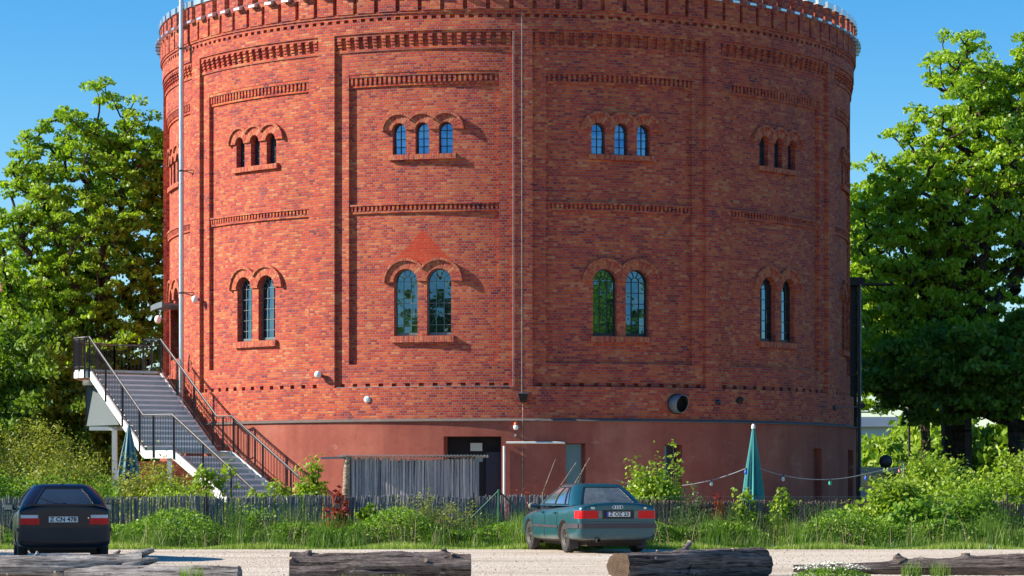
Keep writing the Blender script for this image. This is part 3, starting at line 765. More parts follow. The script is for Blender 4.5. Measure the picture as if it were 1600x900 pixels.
m = MB(); vs = [(-.15, -.28, .12), (.15, -.28, .12), (.15, 0, .12), (-.15, 0, .12), (-.08, -.2, -.13), (.08, -.2, -.13), (.08, 0, -.13), (-.08, 0, -.13)]
m.add(vs, [(0, 1, 2, 3), (4, 7, 6, 5), (0, 4, 5, 1), (1, 5, 6, 2), (2, 6, 7, 3), (3, 7, 4, 0)]); m.build("housing", M['steel_black'], t)
m = MB(); m.box((0, -.14, .13), (.34, .32, .02)); m.build("cover", M['zinc_dull'], t)
def globe(name, label, tt, z, r, sc, arm=.12, grp=None):
    t = wall_thing(name, label, "lamp", grp, tt, R0, z)
    m = MB(); m.ball((0, -arm-r*.6, 0), r, 10, sc); m.build("globe", M['white'], t)
    m = MB(); m.tube([(0, 0, 0), (0, -arm, 0)], r*.45, 12); m.build("mount", M['zinc_dull'], t)
globe("globe_lamp", "round white globe lamp low on the brickwork left of the second pilaster", -28.7, 4.70, .105, (1, 1, 1.05))
globe("globe_lamp", "white oval globe lamp high beside the flue pipe on the left pilaster", -56.3, 7.25, .10, (1, 1, 1.2))
globe("globe_lamp", "white globe lamp left of the entrance canopy at the tower's left edge", -87.0, 7.0, .12, (1, 1, 1.2))
t = wall_thing("porthole_lamp", "small round white disc lamp set above the ledge left of centre", "lamp", None, -20.97, R0, 3.93)
m = MB(); m.lathe([(.001, -.05), (.05, -.05), (.055, -.035), (.10, -.035), (.10, 0)], 24, axis='Y'); m.build("ring", M['white'], t)
m = MB(); m.lathe([(.001, -.055), (.048, -.052)], 20, axis='Y'); m.build("lens", M['zinc'], t)
t = wall_thing("alarm_siren", "small siren with orange red cap over white body on the plaster base", "siren", None, 1.18, RB, 3.12)
m = MB(); m.lathe([(.001, -.12), (.05, -.12), (.075, -.06), (.075, 0.0), (.05, .02), (.001, .02)], 14, (0, -.08, 0)); m.build("body", M['white'], t)
m = MB(); m.lathe([(.06, .02), (.055, .10), (.001, .12)], 14, (0, -.08, 0)); m.build("cap", M['red_plastic'], t)
t = wall_thing("door_sensor", "tiny round grey sensor under the siren", "sensor", None, 1.2, RB, 2.83)
m = MB(); m.ball((0, -.03, 0), .045, 8); m.build("dome", M['zinc_dull'], t); m = MB(); m.box((0, -.012, 0), (.08, .02, .08)); m.build("plate", M['zinc_dull'], t)
t = wall_thing("vent_outlet", "fat dark ventilation pipe stub with slanted open mouth on the right brickwork", "vent", None, 25.6, R0, 3.80)
m = MB(); n = 32
def ringp(r, cut): return [(r*math.cos(2*PI*i/n), -.20-cut*(.34*math.cos(2*PI*i/n)*-1+.12), r*math.sin(2*PI*i/n)) for i in range(n)]
a_ = [(.27*math.cos(2*PI*i/n), .02, .27*math.sin(2*PI*i/n)) for i in range(n)]
b_ = [(.27*math.cos(2*PI*i/n), -.38+.11*math.cos(2*PI*i/n)-.09*math.sin(2*PI*i/n), .27*math.sin(2*PI*i/n)) for i in range(n)]
c_ = [(.25*math.cos(2*PI*i/n), -.375+.11*math.cos(2*PI*i/n)-.09*math.sin(2*PI*i/n), .25*math.sin(2*PI*i/n)) for i in range(n)]
d_ = [(.25*math.cos(2*PI*i/n), .01, .25*math.sin(2*PI*i/n)) for i in range(n)]
def loft(mb, loops, smooth=True):
    n_ = len(loops[0]); vs = [p for l in loops for p in l]
    mb.add(vs, [(i*n_+j, i*n_+(j+1) % n_, (i+1)*n_+(j+1) % n_, (i+1)*n_+j) for i in range(len(loops)-1) for j in range(n_)], None, smooth)
loft(m, [a_, b_, c_]); m.build("duct", M['zinc_dull'], t)
m = MB(); loft(m, [c_, d_]); m.build("duct_mouth_shade", M['dark_inside'], t)  # near-black inner wall: the mouth's shade is put into the colour
m = MB(); m.lathe([(.26, -.03), (.31, -.03), (.31, 0)], 32, axis='Y'); m.build("collar", M['steel_dark'], t)
m = MB(); m.lathe([(.001, -.02), (.249, -.02)], 32, axis='Y'); m.build("inner", M['dark_inside'], t)
for tt, z, lab in ((32.9, 3.87, "small spotlight on a long thin arm right of the vent stub"), (63.3, 3.86, "small spotlight on a long thin arm at the tower's right edge")):
    t = wall_thing("arm_spotlight", lab, "lamp", None, tt, R0, z)
    m = MB(); m.lathe([(.001, -.05), (.085, -.05), (.09, 0)], 16, axis='Y'); m.build("wall_plate", M['steel_dark'], t)
    m = MB(); m.tube([(0, -.03, 0), (.08, -.85, .02)], .013, 6); m.build("arm", M['zinc_dull'], t)
    m = MB(); m.box((0, 0, 0), (.17, .12, .17), M4=Matrix.Translation((.13, -.92, .05)) @ Matrix.Rotation(rad(35), 4, 'X')); m.build("lamp_head", M['steel_dark'], t)
# white pipe frame on the base
t = empty("conduit_pipe", cyl(0, RB, 0), 0, "white conduit pipe rising beside the doorway and turning right along the wall", "pipe")
t.location = (0, 0, 0)
m = MB(); m.tube([cyl(-.5, RB+.05, 0), cyl(-.5, RB+.05, 2.52)], .035, 8); m.build("riser", M['white_steel'], t)
m = MB(); m.tube([cyl(-.2+.6*i, RB+.05, 2.62) for i in range(15)], .033, 8); m.build("crosspipe", M['white_steel'], t)
# dark steel lift frame behind the right edge of the tower
t = empty("lift_frame", (11.88, 1.6, 0), 0, "dark steel frame tower with flat overhanging cap against the tower's right side", "structure frame")
m = MB(); m.box((-.15, 0, 4.2), (.80, .8, 8.3)); m.build("glazed_shaft", M['steel_black'], t)
m = MB(); m.box((.12, 0, 8.42), (.70, 1.6, .28)); m.box((.9, 0, 8.36), (1.3, .7, .05)); m.build("cap", M['steel_black'], t)
for y in (-.5, .5):
    m = MB(); m.box((.28, y, 4.13), (.07, .07, 8.3)); m.build("post", M['steel_dark'], t)
m = MB()
for z in (3.5, 5.2, 6.9): m.box((.14, 0, z), (.34, 1.0, .05))
m.build("crossbar", M['steel_dark'], t)
# ---------------------------------------------------------------- steel staircase on the left
st = empty("steel_staircase", (0, 0, 0), 0, "two flight grey steel staircase with brown railings curving up to the tower entrance", "staircase")
V = Vector
L0 = V((-13.17, -6.5)); n1 = V((.84, .54)).normalized(); d1 = V((.54, -.84)).normalized(); W = 2.25
R0s = L0+n1*W; G1 = .273; N1 = 16; Z0, ZL = 5.03, 2.39; rise1 = (Z0-ZL)/N1
L1 = L0+d1*G1*(N1-1); R1s = R0s+d1*G1*(N1-1)
d2v = V((math.sin(rad(50)), -math.cos(rad(50)))); n2 = V((-d2v.y, d2v.x))
R2s = V((-8.55, -9.0)); L2 = R2s-n2*W; N2 = 14; G2 = .28; rise2 = ZL/N2
L3 = L2+d2v*G2*(N2-1); R3s = R2s+d2v*G2*(N2-1)
def P3(p, z): return (p.x, p.y, z)
def step(a, b, d, z, rise, run):
    tr, no = MB(), MB()
    c, dd = b, d*run
    q = [P3(a, z), P3(b, z), P3(b+dd, z), P3(a+dd, z)]
    tr.add(q+[(x, y, zz-.035) for x, y, zz in q], [(0, 1, 2, 3), (4, 7, 6, 5), (0, 4, 5, 1), (1, 5, 6, 2), (2, 6, 7, 3), (3, 7, 4, 0)])
    e = d*(run-.012); tr.quad(P3(a+e, z-rise), P3(b+e, z-rise), P3(b+e, z), P3(a+e, z))
    o = tr.build("step", M['tread'], st)
    no.beam(P3(a+d*(run+.004), z-.008), P3(b+d*(run+.004), z-.008), .03, .055); no.build("nosing", M['nosing'], o)
for i in range(N1-1):
    a = L0+d1*G1*i; step(a, a+n1*W, d1, Z0-rise1*(i+1)+0.0, rise1, G1)
for i in range(N2-1):
    a = L2+d2v*G2*i; step(a, a+n2*W, d2v, ZL-rise2*(i+1), rise2, G2)
# landings
m = MB()
poly = [L1, R1s, R2s, L2]
m.add([P3(p, ZL) for p in poly]+[P3(p, ZL-.06) for p in poly], [(3, 2, 1, 0), (4, 5, 6, 7), (0, 1, 5, 4), (1, 2, 6, 5), (2, 3, 7, 6), (3, 0, 4, 7)])
m.build("landing", M['tread'], st)
TL = [L0, V((-13.42, -6.58)), V((-13.85, -6.0)), V((-14.0, -3.9)), V((-13.2, -2.0)), V((-11.85, -1.5)), V((-11.15, -4.6)), R0s]
k = len(TL); m = MB()
m.add([P3(p, Z0) for p in TL]+[P3(p, Z0-.08) for p in TL], [tuple(range(k)), tuple(reversed(range(k, 2*k)))]+[(i, (i+1) % k, k+(i+1) % k, k+i) for i in range(k)])
m.build("platform", M['tread'], st)
m = MB()
for p, q in ((TL[0], TL[1]), (TL[1], TL[2]), (TL[2], TL[3]), (TL[3], TL[4])): m.beam(P3(p, Z0-.16), P3(q, Z0-.16), .05, .20)
m.build("fascia", M['white_steel'], st)
m = MB(); mid = [L0-n1*.35, L0-n1*.05, L0+d1*.15, L0+n1*.4-d1*.3, L0+n1*.1-d1*.9]
m.add([P3(p, Z0-.50) for p in mid]+[P3(p, Z0-.34) for p in mid], [(0, 1, 2, 3, 4), (9, 8, 7, 6, 5)]+[(i, (i+1) % 5, 5+(i+1) % 5, 5+i) for i in range(5)])
m.build("platform_soffit", M['house_cream'], st)
# stringers
def stringer(pts, off):
    m = MB()
    for (p, z), (q, w) in zip(pts, pts[1:]): m.beam(P3(p+off, z), P3(q+off, w), .06, .24)
    m.build("stringer", M['white_steel'], st)
so = -.08
stringer([(L0-n1*.08, Z0-.16), (L1-n1*.08, ZL-.10), (L2-n2*.08, ZL-.10), (L3-n2*.08, .10)], V((0, 0)))
stringer([(R0s+n1*.08, Z0-.16), (R1s+n1*.08, ZL-.10), (R2s+n2*.08, ZL-.10), (R3s+n2*.08, .10)], V((0, 0)))
# railings
def railing(pts, posts_frac, h=1.02, top=M['rail_top'], lower=True):
    """pts: list of (Vector2, z of the walking surface)."""
    rl = MB(); up = V((0, 0, 1))
    pts3 = [V(P3(p, z)) for p, z in pts]
    rl.tube([p+up*h for p in pts3], .026, 8)
    o = rl.build("railing", top, st)
    for nm, zz in (("upper_bar", h-.06), ("lower_bar", .10)):
        lo = MB()
        for p, q in zip(pts3, pts3[1:]): lo.beam(p+up*zz, q+up*zz, .02, .03)
        lo.build(nm, M['steel_dark'], o)
    bal = MB()
    for p, q in zip(pts3, pts3[1:]):
        L = (V((q.x-p.x, q.y-p.y))).length; n = max(1, int(L/.115))
        for i in range(n):
            c = p+(q-p)*((i+.5)/n); bal.beam(c+up*.11, c+up*(h-.07), .012, .012)
    bal.build("balusters", M['steel_dark'], o)
    for f in posts_frac:
        i = int(min(f, len(pts3)-1.0001)); c = pts3[i]+(pts3[i+1]-pts3[i])*(f-i)
        ps = MB(); ps.beam(c+up*(-.28), c+up*(h-.03), .055, .07); ps.build("post", M['steel_dark'], o)
ol = -.10
lf = [(L0-n1*.12, Z0+.02), (L1-n1*.12, ZL+.08), (L2-n2*.12, ZL+.08), (L3-n2*.12, .12)]
railing(lf, [0, .31, .62, .93, 1.35, 2.02, 2.37, 2.70, 3])
rt = [(R0s+n1*.10, Z0+.02), (R1s+n1*.10, ZL+.08), (R2s+n2*.10, ZL+.08), (R3s+n2*.10, .12)]
railing(rt, [0, .3, .6, .93, 1.4, 2.02, 2.37, 2.7, 3])
railing([(TL[0]-n1*.12, Z0), (TL[1], Z0), (TL[2], Z0), (TL[3], Z0), (TL[4], Z0)], [1, 1.5, 2, 3, 3.5, 4])
railing([(TL[4], Z0), (V((-12.0, -1.6)), Z0)], [0, 1])
railing([(R0s+n1*.10, Z0), (V((-11.75, -5.2)), Z0)], [1])
# white column with beam under the landing, grey sheet panel, slim posts
cp = L0+d1*1.55-n1*.02
m = MB(); m.box((cp.x, cp.y+.5, 1.6), (.16, .16, 3.2)); m.build("support_column", M['white_steel'], st)
m = MB(); m.box((cp.x-.25, cp.y+.55, 3.14), (1.1, .14, .12)); m.build("support_beam", M['white_steel'], st)
for p, zt in ((L2+n2*.05-d2v*.3, ZL-.1), (L2+d2v*1.5+n2*.15, 1.2), (R1s, ZL-.1), (L3-d2v*.6+n2*.1, .5)):
    m = MB(); m.box((p.x, p.y, zt/2), (.14, .14, zt)); m.build("support_column", M['white_steel'], st)
pa = L0-n1*.28; m = MB()
zt, zb = Z0-.36, 3.24
xs = [pa, L0+d1*.12-n1*.05, L0+d1*2.05-n1*.05]
f = [P3(pa+V((0, .25)), zb), P3(xs[2]+V((-.0, .25)), zb), P3(xs[1]+V((0, .25)), zt), P3(pa+V((0, .25)), zt)]
b = [(x, y+.35, z) for x, y, z in f]
m.add(f+b, [(0, 1, 2, 3), (7, 6, 5, 4), (0, 4, 5, 1), (1, 5, 6, 2), (2, 6, 7, 3), (3, 7, 4, 0)]); m.build("side_panel", M['side_sheet'], st)
m = MB(); m.box((f[0][0], f[0][1]-.01, (zt+zb)/2-.1), (.03, .03, zt-zb+.3)); m.box((f[0][0]+.8, f[0][1]-.012, (zt+zb)/2), (.012, .02, zt-zb-.1)); m.build("panel_seam", M['steel_dark'], st)
# low dark brick wall under the landing
m = MB()
def brick_box(mb, c, s):
    x, y, z = [q/2 for q in s]
    for (ax, sg) in (('x', 1), ('x', -1), ('y', 1), ('y', -1), ('z', 1)):
        if ax == 'y': q = [(-x*sg, sg*y, -z), (x*sg, sg*y, -z), (x*sg, sg*y, z), (-x*sg, sg*y, z)][::(-1 if sg > 0 else 1)]; uv = [(p[0]+5, p[2]+2) for p in q]
        elif ax == 'x': q = [(sg*x, -y, -z), (sg*x, y, -z), (sg*x, y, z), (sg*x, -y, z)]; uv = [(p[1]+5, p[2]+2) for p in q]
        else: q = [(-x, -y, z), (x, -y, z), (x, y, z), (-x, y, z)]; uv = [(p[0]+5, p[1]+2) for p in q]
        mb.quad(*[(p[0]+c[0], p[1]+c[1], p[2]+c[2]) for p in q], uv)
brick_box(m, (-10.7, -8.3, 1.05), (2.6, .3, 2.1))
tag(m.build("low_brick_wall", M['brick']), "low dark brick wall under the staircase landing", "wall")
# ---------------------------------------------------------------- ground
rng = np.random.default_rng(7); random.seed(7)
def sheet(name, pts, z, mat):
    m = MB(); m.add([(x, y, z) for x, y in pts], [tuple(range(len(pts)))]); return tag(m.build(name, mat), kind='structure')
sheet("ground", [(-600, -300), (600, -300), (600, 900), (-600, 900)], 0.0, M['soil'])
edge = [(-60+1.0*i, -32.95+.10*math.sin(i*.9)+.09*math.sin(i*2.3+1)+random.uniform(-.04, .04)) for i in range(121)]
sheet("bounce_ground", [(-9.5, -28.2), (9.0, -28.2), (10.5, -12), (9, 2), (-9, 2), (-9.5, -12)], .005, M['gravel'])  # unseen pale sheet added to bounce sun onto the tower's shaded side
gm = MB(); nx = len(edge)
gm.add([(x, y, .004) for x, y in edge]+[(x, -110, .004) for x, y in edge], [(nx+i, nx+i+1, i+1, i) for i in range(nx-1)])
tag(gm.build("gravel_yard", M['gravel']), kind='structure')
def scatter_blobs(n, area, smin, smax, z=.005):
    x = rng.uniform(area[0], area[1], n); y = rng.uniform(area[2], area[3], n); s = smin+(smax-smin)*rng.random(n)**3
    octa = np.array([[1, 0, 0], [0, 1, 0], [-1, 0, 0], [0, -1, 0], [0, 0, .8], [0, 0, -.3]])
    tri = [(0, 1, 4), (1, 2, 4), (2, 3, 4), (3, 0, 4)]
    T = np.array([[octa[i] for i in t] for t in tri])
    a = rng.uniform(0, 2*PI, n); ca, sa = np.cos(a), np.sin(a)
    jit = rng.uniform(.6, 1.3, (n, 1, 1, 3)); P = T[None]*jit
    X = P[..., 0]*ca[:, None, None]-P[..., 1]*sa[:, None, None]; Y = P[..., 0]*sa[:, None, None]+P[..., 1]*ca[:, None, None]
    P = np.stack([X, Y, P[..., 2]], -1)*s[:, None, None, None]+np.stack([x, y, np.full(n, z)], -1)[:, None, None, :]
    return P.reshape(-1, 3, 3)
tag(np_quads("loose_stones", scatter_blobs(4200, (-13, 13, -53, -33), .005, .026), None, M['stone']), "small loose stones strewn over the gravel yard", "stones", kind='stuff')

# ---------------------------------------------------------------- leaves and blades
def leaf_quads(C, size, up=0.5, out=None, asp=0.55, rng=rng):
    n = len(C); nrm = rng.normal(size=(n, 3)); nrm[:, 2] = nrm[:, 2]*.6+up*1.6
    if out is not None: nrm += out*.8
    nrm /= np.linalg.norm(nrm, axis=1)[:, None]+1e-9
    r = rng.normal(size=(n, 3)); a = np.cross(nrm, r); a /= np.linalg.norm(a, axis=1)[:, None]+1e-9; b = np.cross(nrm, a)
    s = (size*(.6+.8*rng.random(n)))[:, None]
    bend = nrm*s*.12*rng.normal(size=(n, 1))
    return np.stack([C-a*s, C-b*s*asp+bend, C+a*s, C+b*s*asp+bend], 1)
def tubes_np(E, r0, r1, k=5):
    """E: (n,2,3) edges -> tapered k-sided tubes as quads"""
    d = E[:, 1]-E[:, 0]; L = np.linalg.norm(d, axis=1)[:, None]+1e-9; d = d/L
    ref = np.where(np.abs(d[:, 2:3]) < .9, np.array([[0, 0, 1.]]), np.array([[1., 0, 0]]))
    a = np.cross(d, ref); a /= np.linalg.norm(a, axis=1)[:, None]; b = np.cross(d, a)
    t = np.arange(k+1)*2*PI/k; Q = []
    for i in range(k):
        o0 = a*math.cos(t[i])+b*math.sin(t[i]); o1 = a*math.cos(t[i+1])+b*math.sin(t[i+1])
        Q.append(np.stack([E[:, 0]+o0*r0[:, None], E[:, 0]+o1*r0[:, None], E[:, 1]+o1*r1[:, None], E[:, 1]+o0*r1[:, None]], 1))
    return np.concatenate(Q)
def make_tree(name, label, cat, base, fork, lobes, ncl, nleaf, lsize, rc, tr, seed, leaf, group=None, flat=.45, lean=(0, 0), stems=1, gap=.0, shell=.5):
    g = np.random.default_rng(seed); base = np.array(base, float)
    root = empty(name, tuple(base), g.uniform(0, 6)*0, label, cat, group)
    # cluster centres
    w = np.array([l[1][0]*l[1][1]*l[1][2] for l in lobes]); w = w/w.sum(); C = []
    tries = 0
    while len(C) < ncl and tries < ncl*60:
        tries += 1
        c, r = lobes[g.choice(len(lobes), p=w)]
        v = g.normal(size=3); v /= np.linalg.norm(v); v *= g.random()**(shell)*1.0
        p = np.array(c)+v*np.array(r)
        if C:
            dmin = np.min(np.linalg.norm((np.array(C)-p)*np.array([1, 1, 1.25]), axis=1))
            if dmin < rc*(.55+.4*g.random()): continue
        C.append(p)
    C = np.array(C); DD = np.linalg.norm(C[:, None]-C[None], axis=2); C = C[np.sort(DD, axis=1)[:, 4] < rc*3.0]
    # skeleton
    nodes, par = [], []
    tops = []
    for s in range(stems):
        off = np.array([g.uniform(-.35, .35)*(stems > 1)*2, g.uniform(-.3, .3)*(stems > 1), 0]); prev = -1; n = 7
        for i in range(n):
            f = i/(n-1); p = off*(0.3+.9*f)+np.array([lean[0]*f**1.3, lean[1]*f, fork*f])+g.normal(size=3)*np.array([.05, .05, 0])*f
            nodes.append(p); par.append(prev); prev = len(nodes)-1
        # leader
        top = max(C[:, 2]); lead = np.array([np.mean(C[:, 0]), np.mean(C[:, 1]), fork+(top-fork)*.62])+g.normal(size=3)*np.array([.5, .5, .3])*(1+.8*(stems > 1))
        n2_ = 8
        for i in range(1, n2_+1):
            f = i/n2_; p = nodes[prev] if i == 1 else p
            q = np.array(nodes[[len(nodes)-1][0]])
            tgt = (1-f)*(off*1.2+np.array([lean[0], lean[1], fork]))+f*lead+g.normal(size=3)*.10
            nodes.append(tgt); par.append(len(nodes)-2)
    order = np.argsort(np.linalg.norm(C-np.array([lean[0], lean[1], fork]), axis=1))
    wt = {}
    tips = []
    for ci in order:
        c = C[ci]; A = np.array(nodes); d = c-A; dist = np.linalg.norm(d, axis=1)
        cost = dist+np.maximum(0, A[:, 2]-c[2]+.15)*2.0+(A[:, 2] < fork*.75)*6
        j = int(np.argmin(cost)); a = A[j]; L = dist[j]; n = max(2, int(L/.55)); prev = j
        side = g.normal(size=3)*.10*L
        for i in range(1, n+1):
            f = i/n; p = a+(c-a)*f+side*math.sin(PI*f)+np.array([0, 0, -.10*L*math.sin(PI*f)])
            nodes.append(p); par.append(prev); prev = len(nodes)-1
        tips.append(prev)
    A = np.array(nodes); W_ = np.zeros(len(A))
    for t in tips: W_[t] += 1
    for i in range(len(A)-1, -1, -1):
        if par[i] >= 0: W_[par[i]] += W_[i]
    W_ = np.maximum(W_, .5); R = tr*(W_/W_[0])**.46; R = np.maximum(R, .012)
    idx = [i for i in range(len(A)) if par[i] >= 0]
    E = np.stack([A[[par[i] for i in idx]], A[idx]], 1)
    r0 = R[[par[i] for i in idx]].copy(); r1 = R[idx]
    r0 = np.minimum(r0, r1*1.35)
    flare = (E[:, 0, 2] < .4); r0[flare] *= 1.35
    big = r1 > tr*.30
    np_quads("trunk", tubes_np(E[big], r0[big], r1[big], 9), None, M['bark'], root)
    np_quads("limbs", tubes_np(E[~big], r0[~big], r1[~big], 5), None, M['bark'], root)
    # leaves
    cen = C.mean(0); per = nleaf
    rr = rc*(.7+.6*g.random(len(C)))
    off = g.normal(size=(len(C), per, 3)); off /= np.linalg.norm(off, axis=2)[..., None]; off *= (g.random((len(C), per, 1))**.45)
    off *= rr[:, None, None]*np.array([1, 1, flat]); off[..., 2] += -.25*(off[..., 0]**2+off[..., 1]**2)/rr[:, None]
    Pn = (C[:, None, :]+off).reshape(-1, 3)
    if gap: keep = g.random(len(Pn)) > gap; Pn = Pn[keep]
    outv = Pn-cen; outv /= np.linalg.norm(outv, axis=1)[:, None]
    Q = leaf_quads(Pn, lsize, .22, outv*.5, .62, g)
    tint = np.repeat(g.random(len(C))*.45, per)
    if gap: tint = tint[keep]
    tint = tint+.55*g.random(len(Pn))
    np_quads("crown", Q, tint, leaf, root)
    return root
def bush(name, label, cat, c, r, ncl, nleaf, lsize, leaf, seed, rc=.22, group=None, ground=True, stems=True, asp=.6, up=.5):
    g = np.random.default_rng(seed); root = empty(name, (c[0], c[1], 0), 0, label, cat, group)
    z0 = c[2]; v = g.normal(size=(ncl, 3)); v /= np.linalg.norm(v, axis=1)[:, None]; v *= (g.random((ncl, 1))**.45)
    v[:, 2] = np.abs(v[:, 2]) if ground else v[:, 2]
    C = v*np.array(r)*(.75+.5*g.random((ncl, 1))); C[:, 2] += z0
    rr = rc*(.6+.8*g.random(ncl)); off = g.normal(size=(ncl, nleaf, 3))*.5*rr[:, None, None]
    P = (C[:, None]+off).reshape(-1, 3); P[:, 2] = np.maximum(P[:, 2], .02)
    outv = P-np.array([0, 0, z0+r[2]*.3]); outv /= np.linalg.norm(outv, axis=1)[:, None]+1e-6
    tint = np.repeat(g.random(ncl)*.45, nleaf)+.55*g.random(len(P))
    np_quads("foliage", leaf_quads(P, lsize, up, outv*.6, asp, g), tint, leaf, root)
    if stems:
        n = min(ncl, 60); b = np.stack([g.normal(size=n)*r[0]*.15, g.normal(size=n)*r[1]*.15, np.zeros(n)], 1)
        mid = (b+C[:n])/2+g.normal(size=(n, 3))*.04; E = np.concatenate([np.stack([b, mid], 1), np.stack([mid, C[:n]], 1)])
        rs = np.full(2*n, max(.006, .010*r[2])); np_quads("stems", tubes_np(E, rs, rs*.6, 4), None, M['bark'], root)
    return root
def stalks(name, label, cat, pos, spread, n, h, nl, lsize, leaf, seed, group=None, asp=.35, stemmat=None):
    """upright leafy stalks such as nettles: n stems with opposite leaves"""
    g = np.random.default_rng(seed); root = empty(name, (pos[0], pos[1], 0), 0, label, cat, group)
    b = np.stack([g.normal(size=n)*spread[0]*.5, g.normal(size=n)*spread[1]*.5, np.zeros(n)], 1); hh = h*(.55+.55*g.random(n))*np.exp(-.25*(b[:, 0]/spread[0])**2)
    lean = g.normal(size=(n, 2))*.13; t = b.copy(); t[:, :2] += lean*hh[:, None]; t[:, 2] = hh
    f = (np.arange(nl)+.5)/nl; f = .15+.85*f
    P = b[:, None]+(t-b)[:, None]*f[None, :, None]+g.normal(size=(n, nl, 3))*np.array([.045, .045, .01])
    sz = (lsize*(1.15-.65*f))[None, :]*np.ones((n, 1))
    P = P.reshape(-1, 3); sz = sz.reshape(-1)
    az = g.uniform(0, 2*PI, len(P)); out = np.stack([np.cos(az), np.sin(az), g.uniform(-.35, .45, len(P))], 1)
    sd = np.stack([-np.sin(az), np.cos(az), np.zeros(len(P))], 1)
    s = sz[:, None]; nrm = np.cross(out, sd)
    Q = np.stack([P, P+out*s*.9+sd*s*asp, P+out*s*2.0-np.array([0, 0, .35])*s, P+out*s*.9-sd*s*asp], 1)
    tint = np.repeat(g.random(n)*.4, nl)+.6*g.random(len(P))*np.tile(.4+.6*f, n)
    np_quads("leaves", Q, tint, leaf, root)
    E = np.stack([b, t], 1); np_quads("stems", tubes_np(E, np.full(n, .006), np.full(n, .003), 4), None, stemmat or leaf, root)
    return root
def blades(n, xr, yr, hfun, w, g, bendy=.35):
    x = g.uniform(*xr, n); y = g.uniform(*yr, n); h = hfun(x, y)*(.45+.75*g.random(n))
    az = g.uniform(0, PI, n); dx, dy = np.cos(az)*w/2, np.sin(az)*w/2; bx, by = g.normal(size=n)*h*bendy*.5, g.normal(size=n)*h*bendy*.5
    z0 = np.zeros(n); m = .55
    p0 = np.stack([x-dx, y-dy, z0], 1); p1 = np.stack([x+dx, y+dy, z0], 1)
    p2 = np.stack([x+dx*.7+bx*.35, y+dy*.7+by*.35, h*m], 1); p3 = np.stack([x-dx*.7+bx*.35, y-dy*.7+by*.35, h*m], 1)
    tip = np.stack([x+bx, y+by, h*(1-.1*bendy)], 1); tip2 = tip+np.stack([dx*.1, dy*.1, z0], 1)
    Q = np.concatenate([np.stack([p0, p1, p2, p3], 1), np.stack([p3, p2, tip2, tip], 1)])
    t = g.random(n)
    return Q, np.concatenate([t*.8, t*.8+.2])
def reeds(name, p0, p1, z0, z1, mat, parent, pitch=.016, w=.024, rag=.06, thick=.014, seed=1, lean=.012):
    g = np.random.default_rng(seed); p0, p1 = np.array(p0, float), np.array(p1, float); L = np.linalg.norm(p1-p0); d = (p1-p0)/L; nn = np.array([d[1], -d[0]])
    n = int(L/pitch); s = (np.arange(n)+g.uniform(-.3, .3, n))*pitch; base = p0+d*s[:, None]+nn*(g.normal(size=(n, 1))*.004)
    top = base+d*(g.normal(size=(n, 1))*lean*3)
    zt = z1+g.normal(size=n)*rag*.6+.03*np.sin(s*1.7+seed)-rag*.8*(g.random(n) < .12)
    ww = w*(.6+.8*g.random(n))[:, None]/2; Q = []
    for a, b in (((-1, 0), (0, 1)), ((0, 1), (1, 0)), ((1, 0), (0, -1)), ((0, -1), (-1, 0))):
        pa, pb = base+d*ww*a[0]+nn*thick/2*a[1], base+d*ww*b[0]+nn*thick/2*b[1]
        ta, tb = top+d*ww*a[0]+nn*thick/2*a[1], top+d*ww*b[0]+nn*thick/2*b[1]
        z = lambda p, h: np.concatenate([p, (np.zeros((n, 1))+h) if np.isscalar(h) else h[:, None]], 1)
        Q.append(np.stack([z(pa, z0), z(pb, z0), z(tb, zt), z(ta, zt)], 1))
    t = np.tile(np.clip(g.normal(.5, .25, n), 0, 1), 4)
    return np_quads(name, np.concatenate(Q), t, mat, parent)

# ---------------------------------------------------------------- reed fence
FY = -29.4
fence = empty("reed_fence", (0, FY, 0), 0, "long low reed screen fence with wire mesh and thin posts behind the weeds", "fence")
px = [-15.9+3.03*i for i in range(12)]
for i, (a, b) in enumerate(zip(px, px[1:])):
    reeds("reed_screen", (a, 0), (b, 0), .02, 1.10-.015*i*(i > 5), M['reed_fence'] if b < 4.5 else M['reed_brown'], fence, rag=.035, seed=20+i)
for x in px:
    m = MB(); m.tube([(x, -.05, 0), (x, -.05, 1.20)], .022, 8); m.build("post", M['steel_dark'], fence)
m = MB(); sp = .09; h = 1.12
for k in range(int((px[-1]-px[0])/sp)):
    x = px[0]+k*sp
    m.beam((x, -.035, .02), (x+h*.8, -.035, h), .003, .003); m.beam((x+h*.8, -.032, .02), (x, -.032, h), .003, .003)
m.build("wire_mesh", M['zinc_dull'], fence)
m = MB()
for z in (.1, .6, 1.1): m.beam((px[0], -.04, z), (px[-1], -.04, z), .005, .005)
m.build("tension_wire", M['zinc_dull'], fence)
bp = empty("braced_post", (-.17, FY-.25, 0), 0, "dark green fence post with two slanting braces just left of the teal car", "post")
m = MB(); m.tube([(0, 0, 0), (0, 0, 1.27)], .03, 8); m.build("upright", M['green_post'], bp)
for s in (-1, 1):
    m = MB(); m.tube([(0, 0, 1.24), (s*.62, .02, .62)], .02, 6); m.build("brace", M['green_post'], bp)

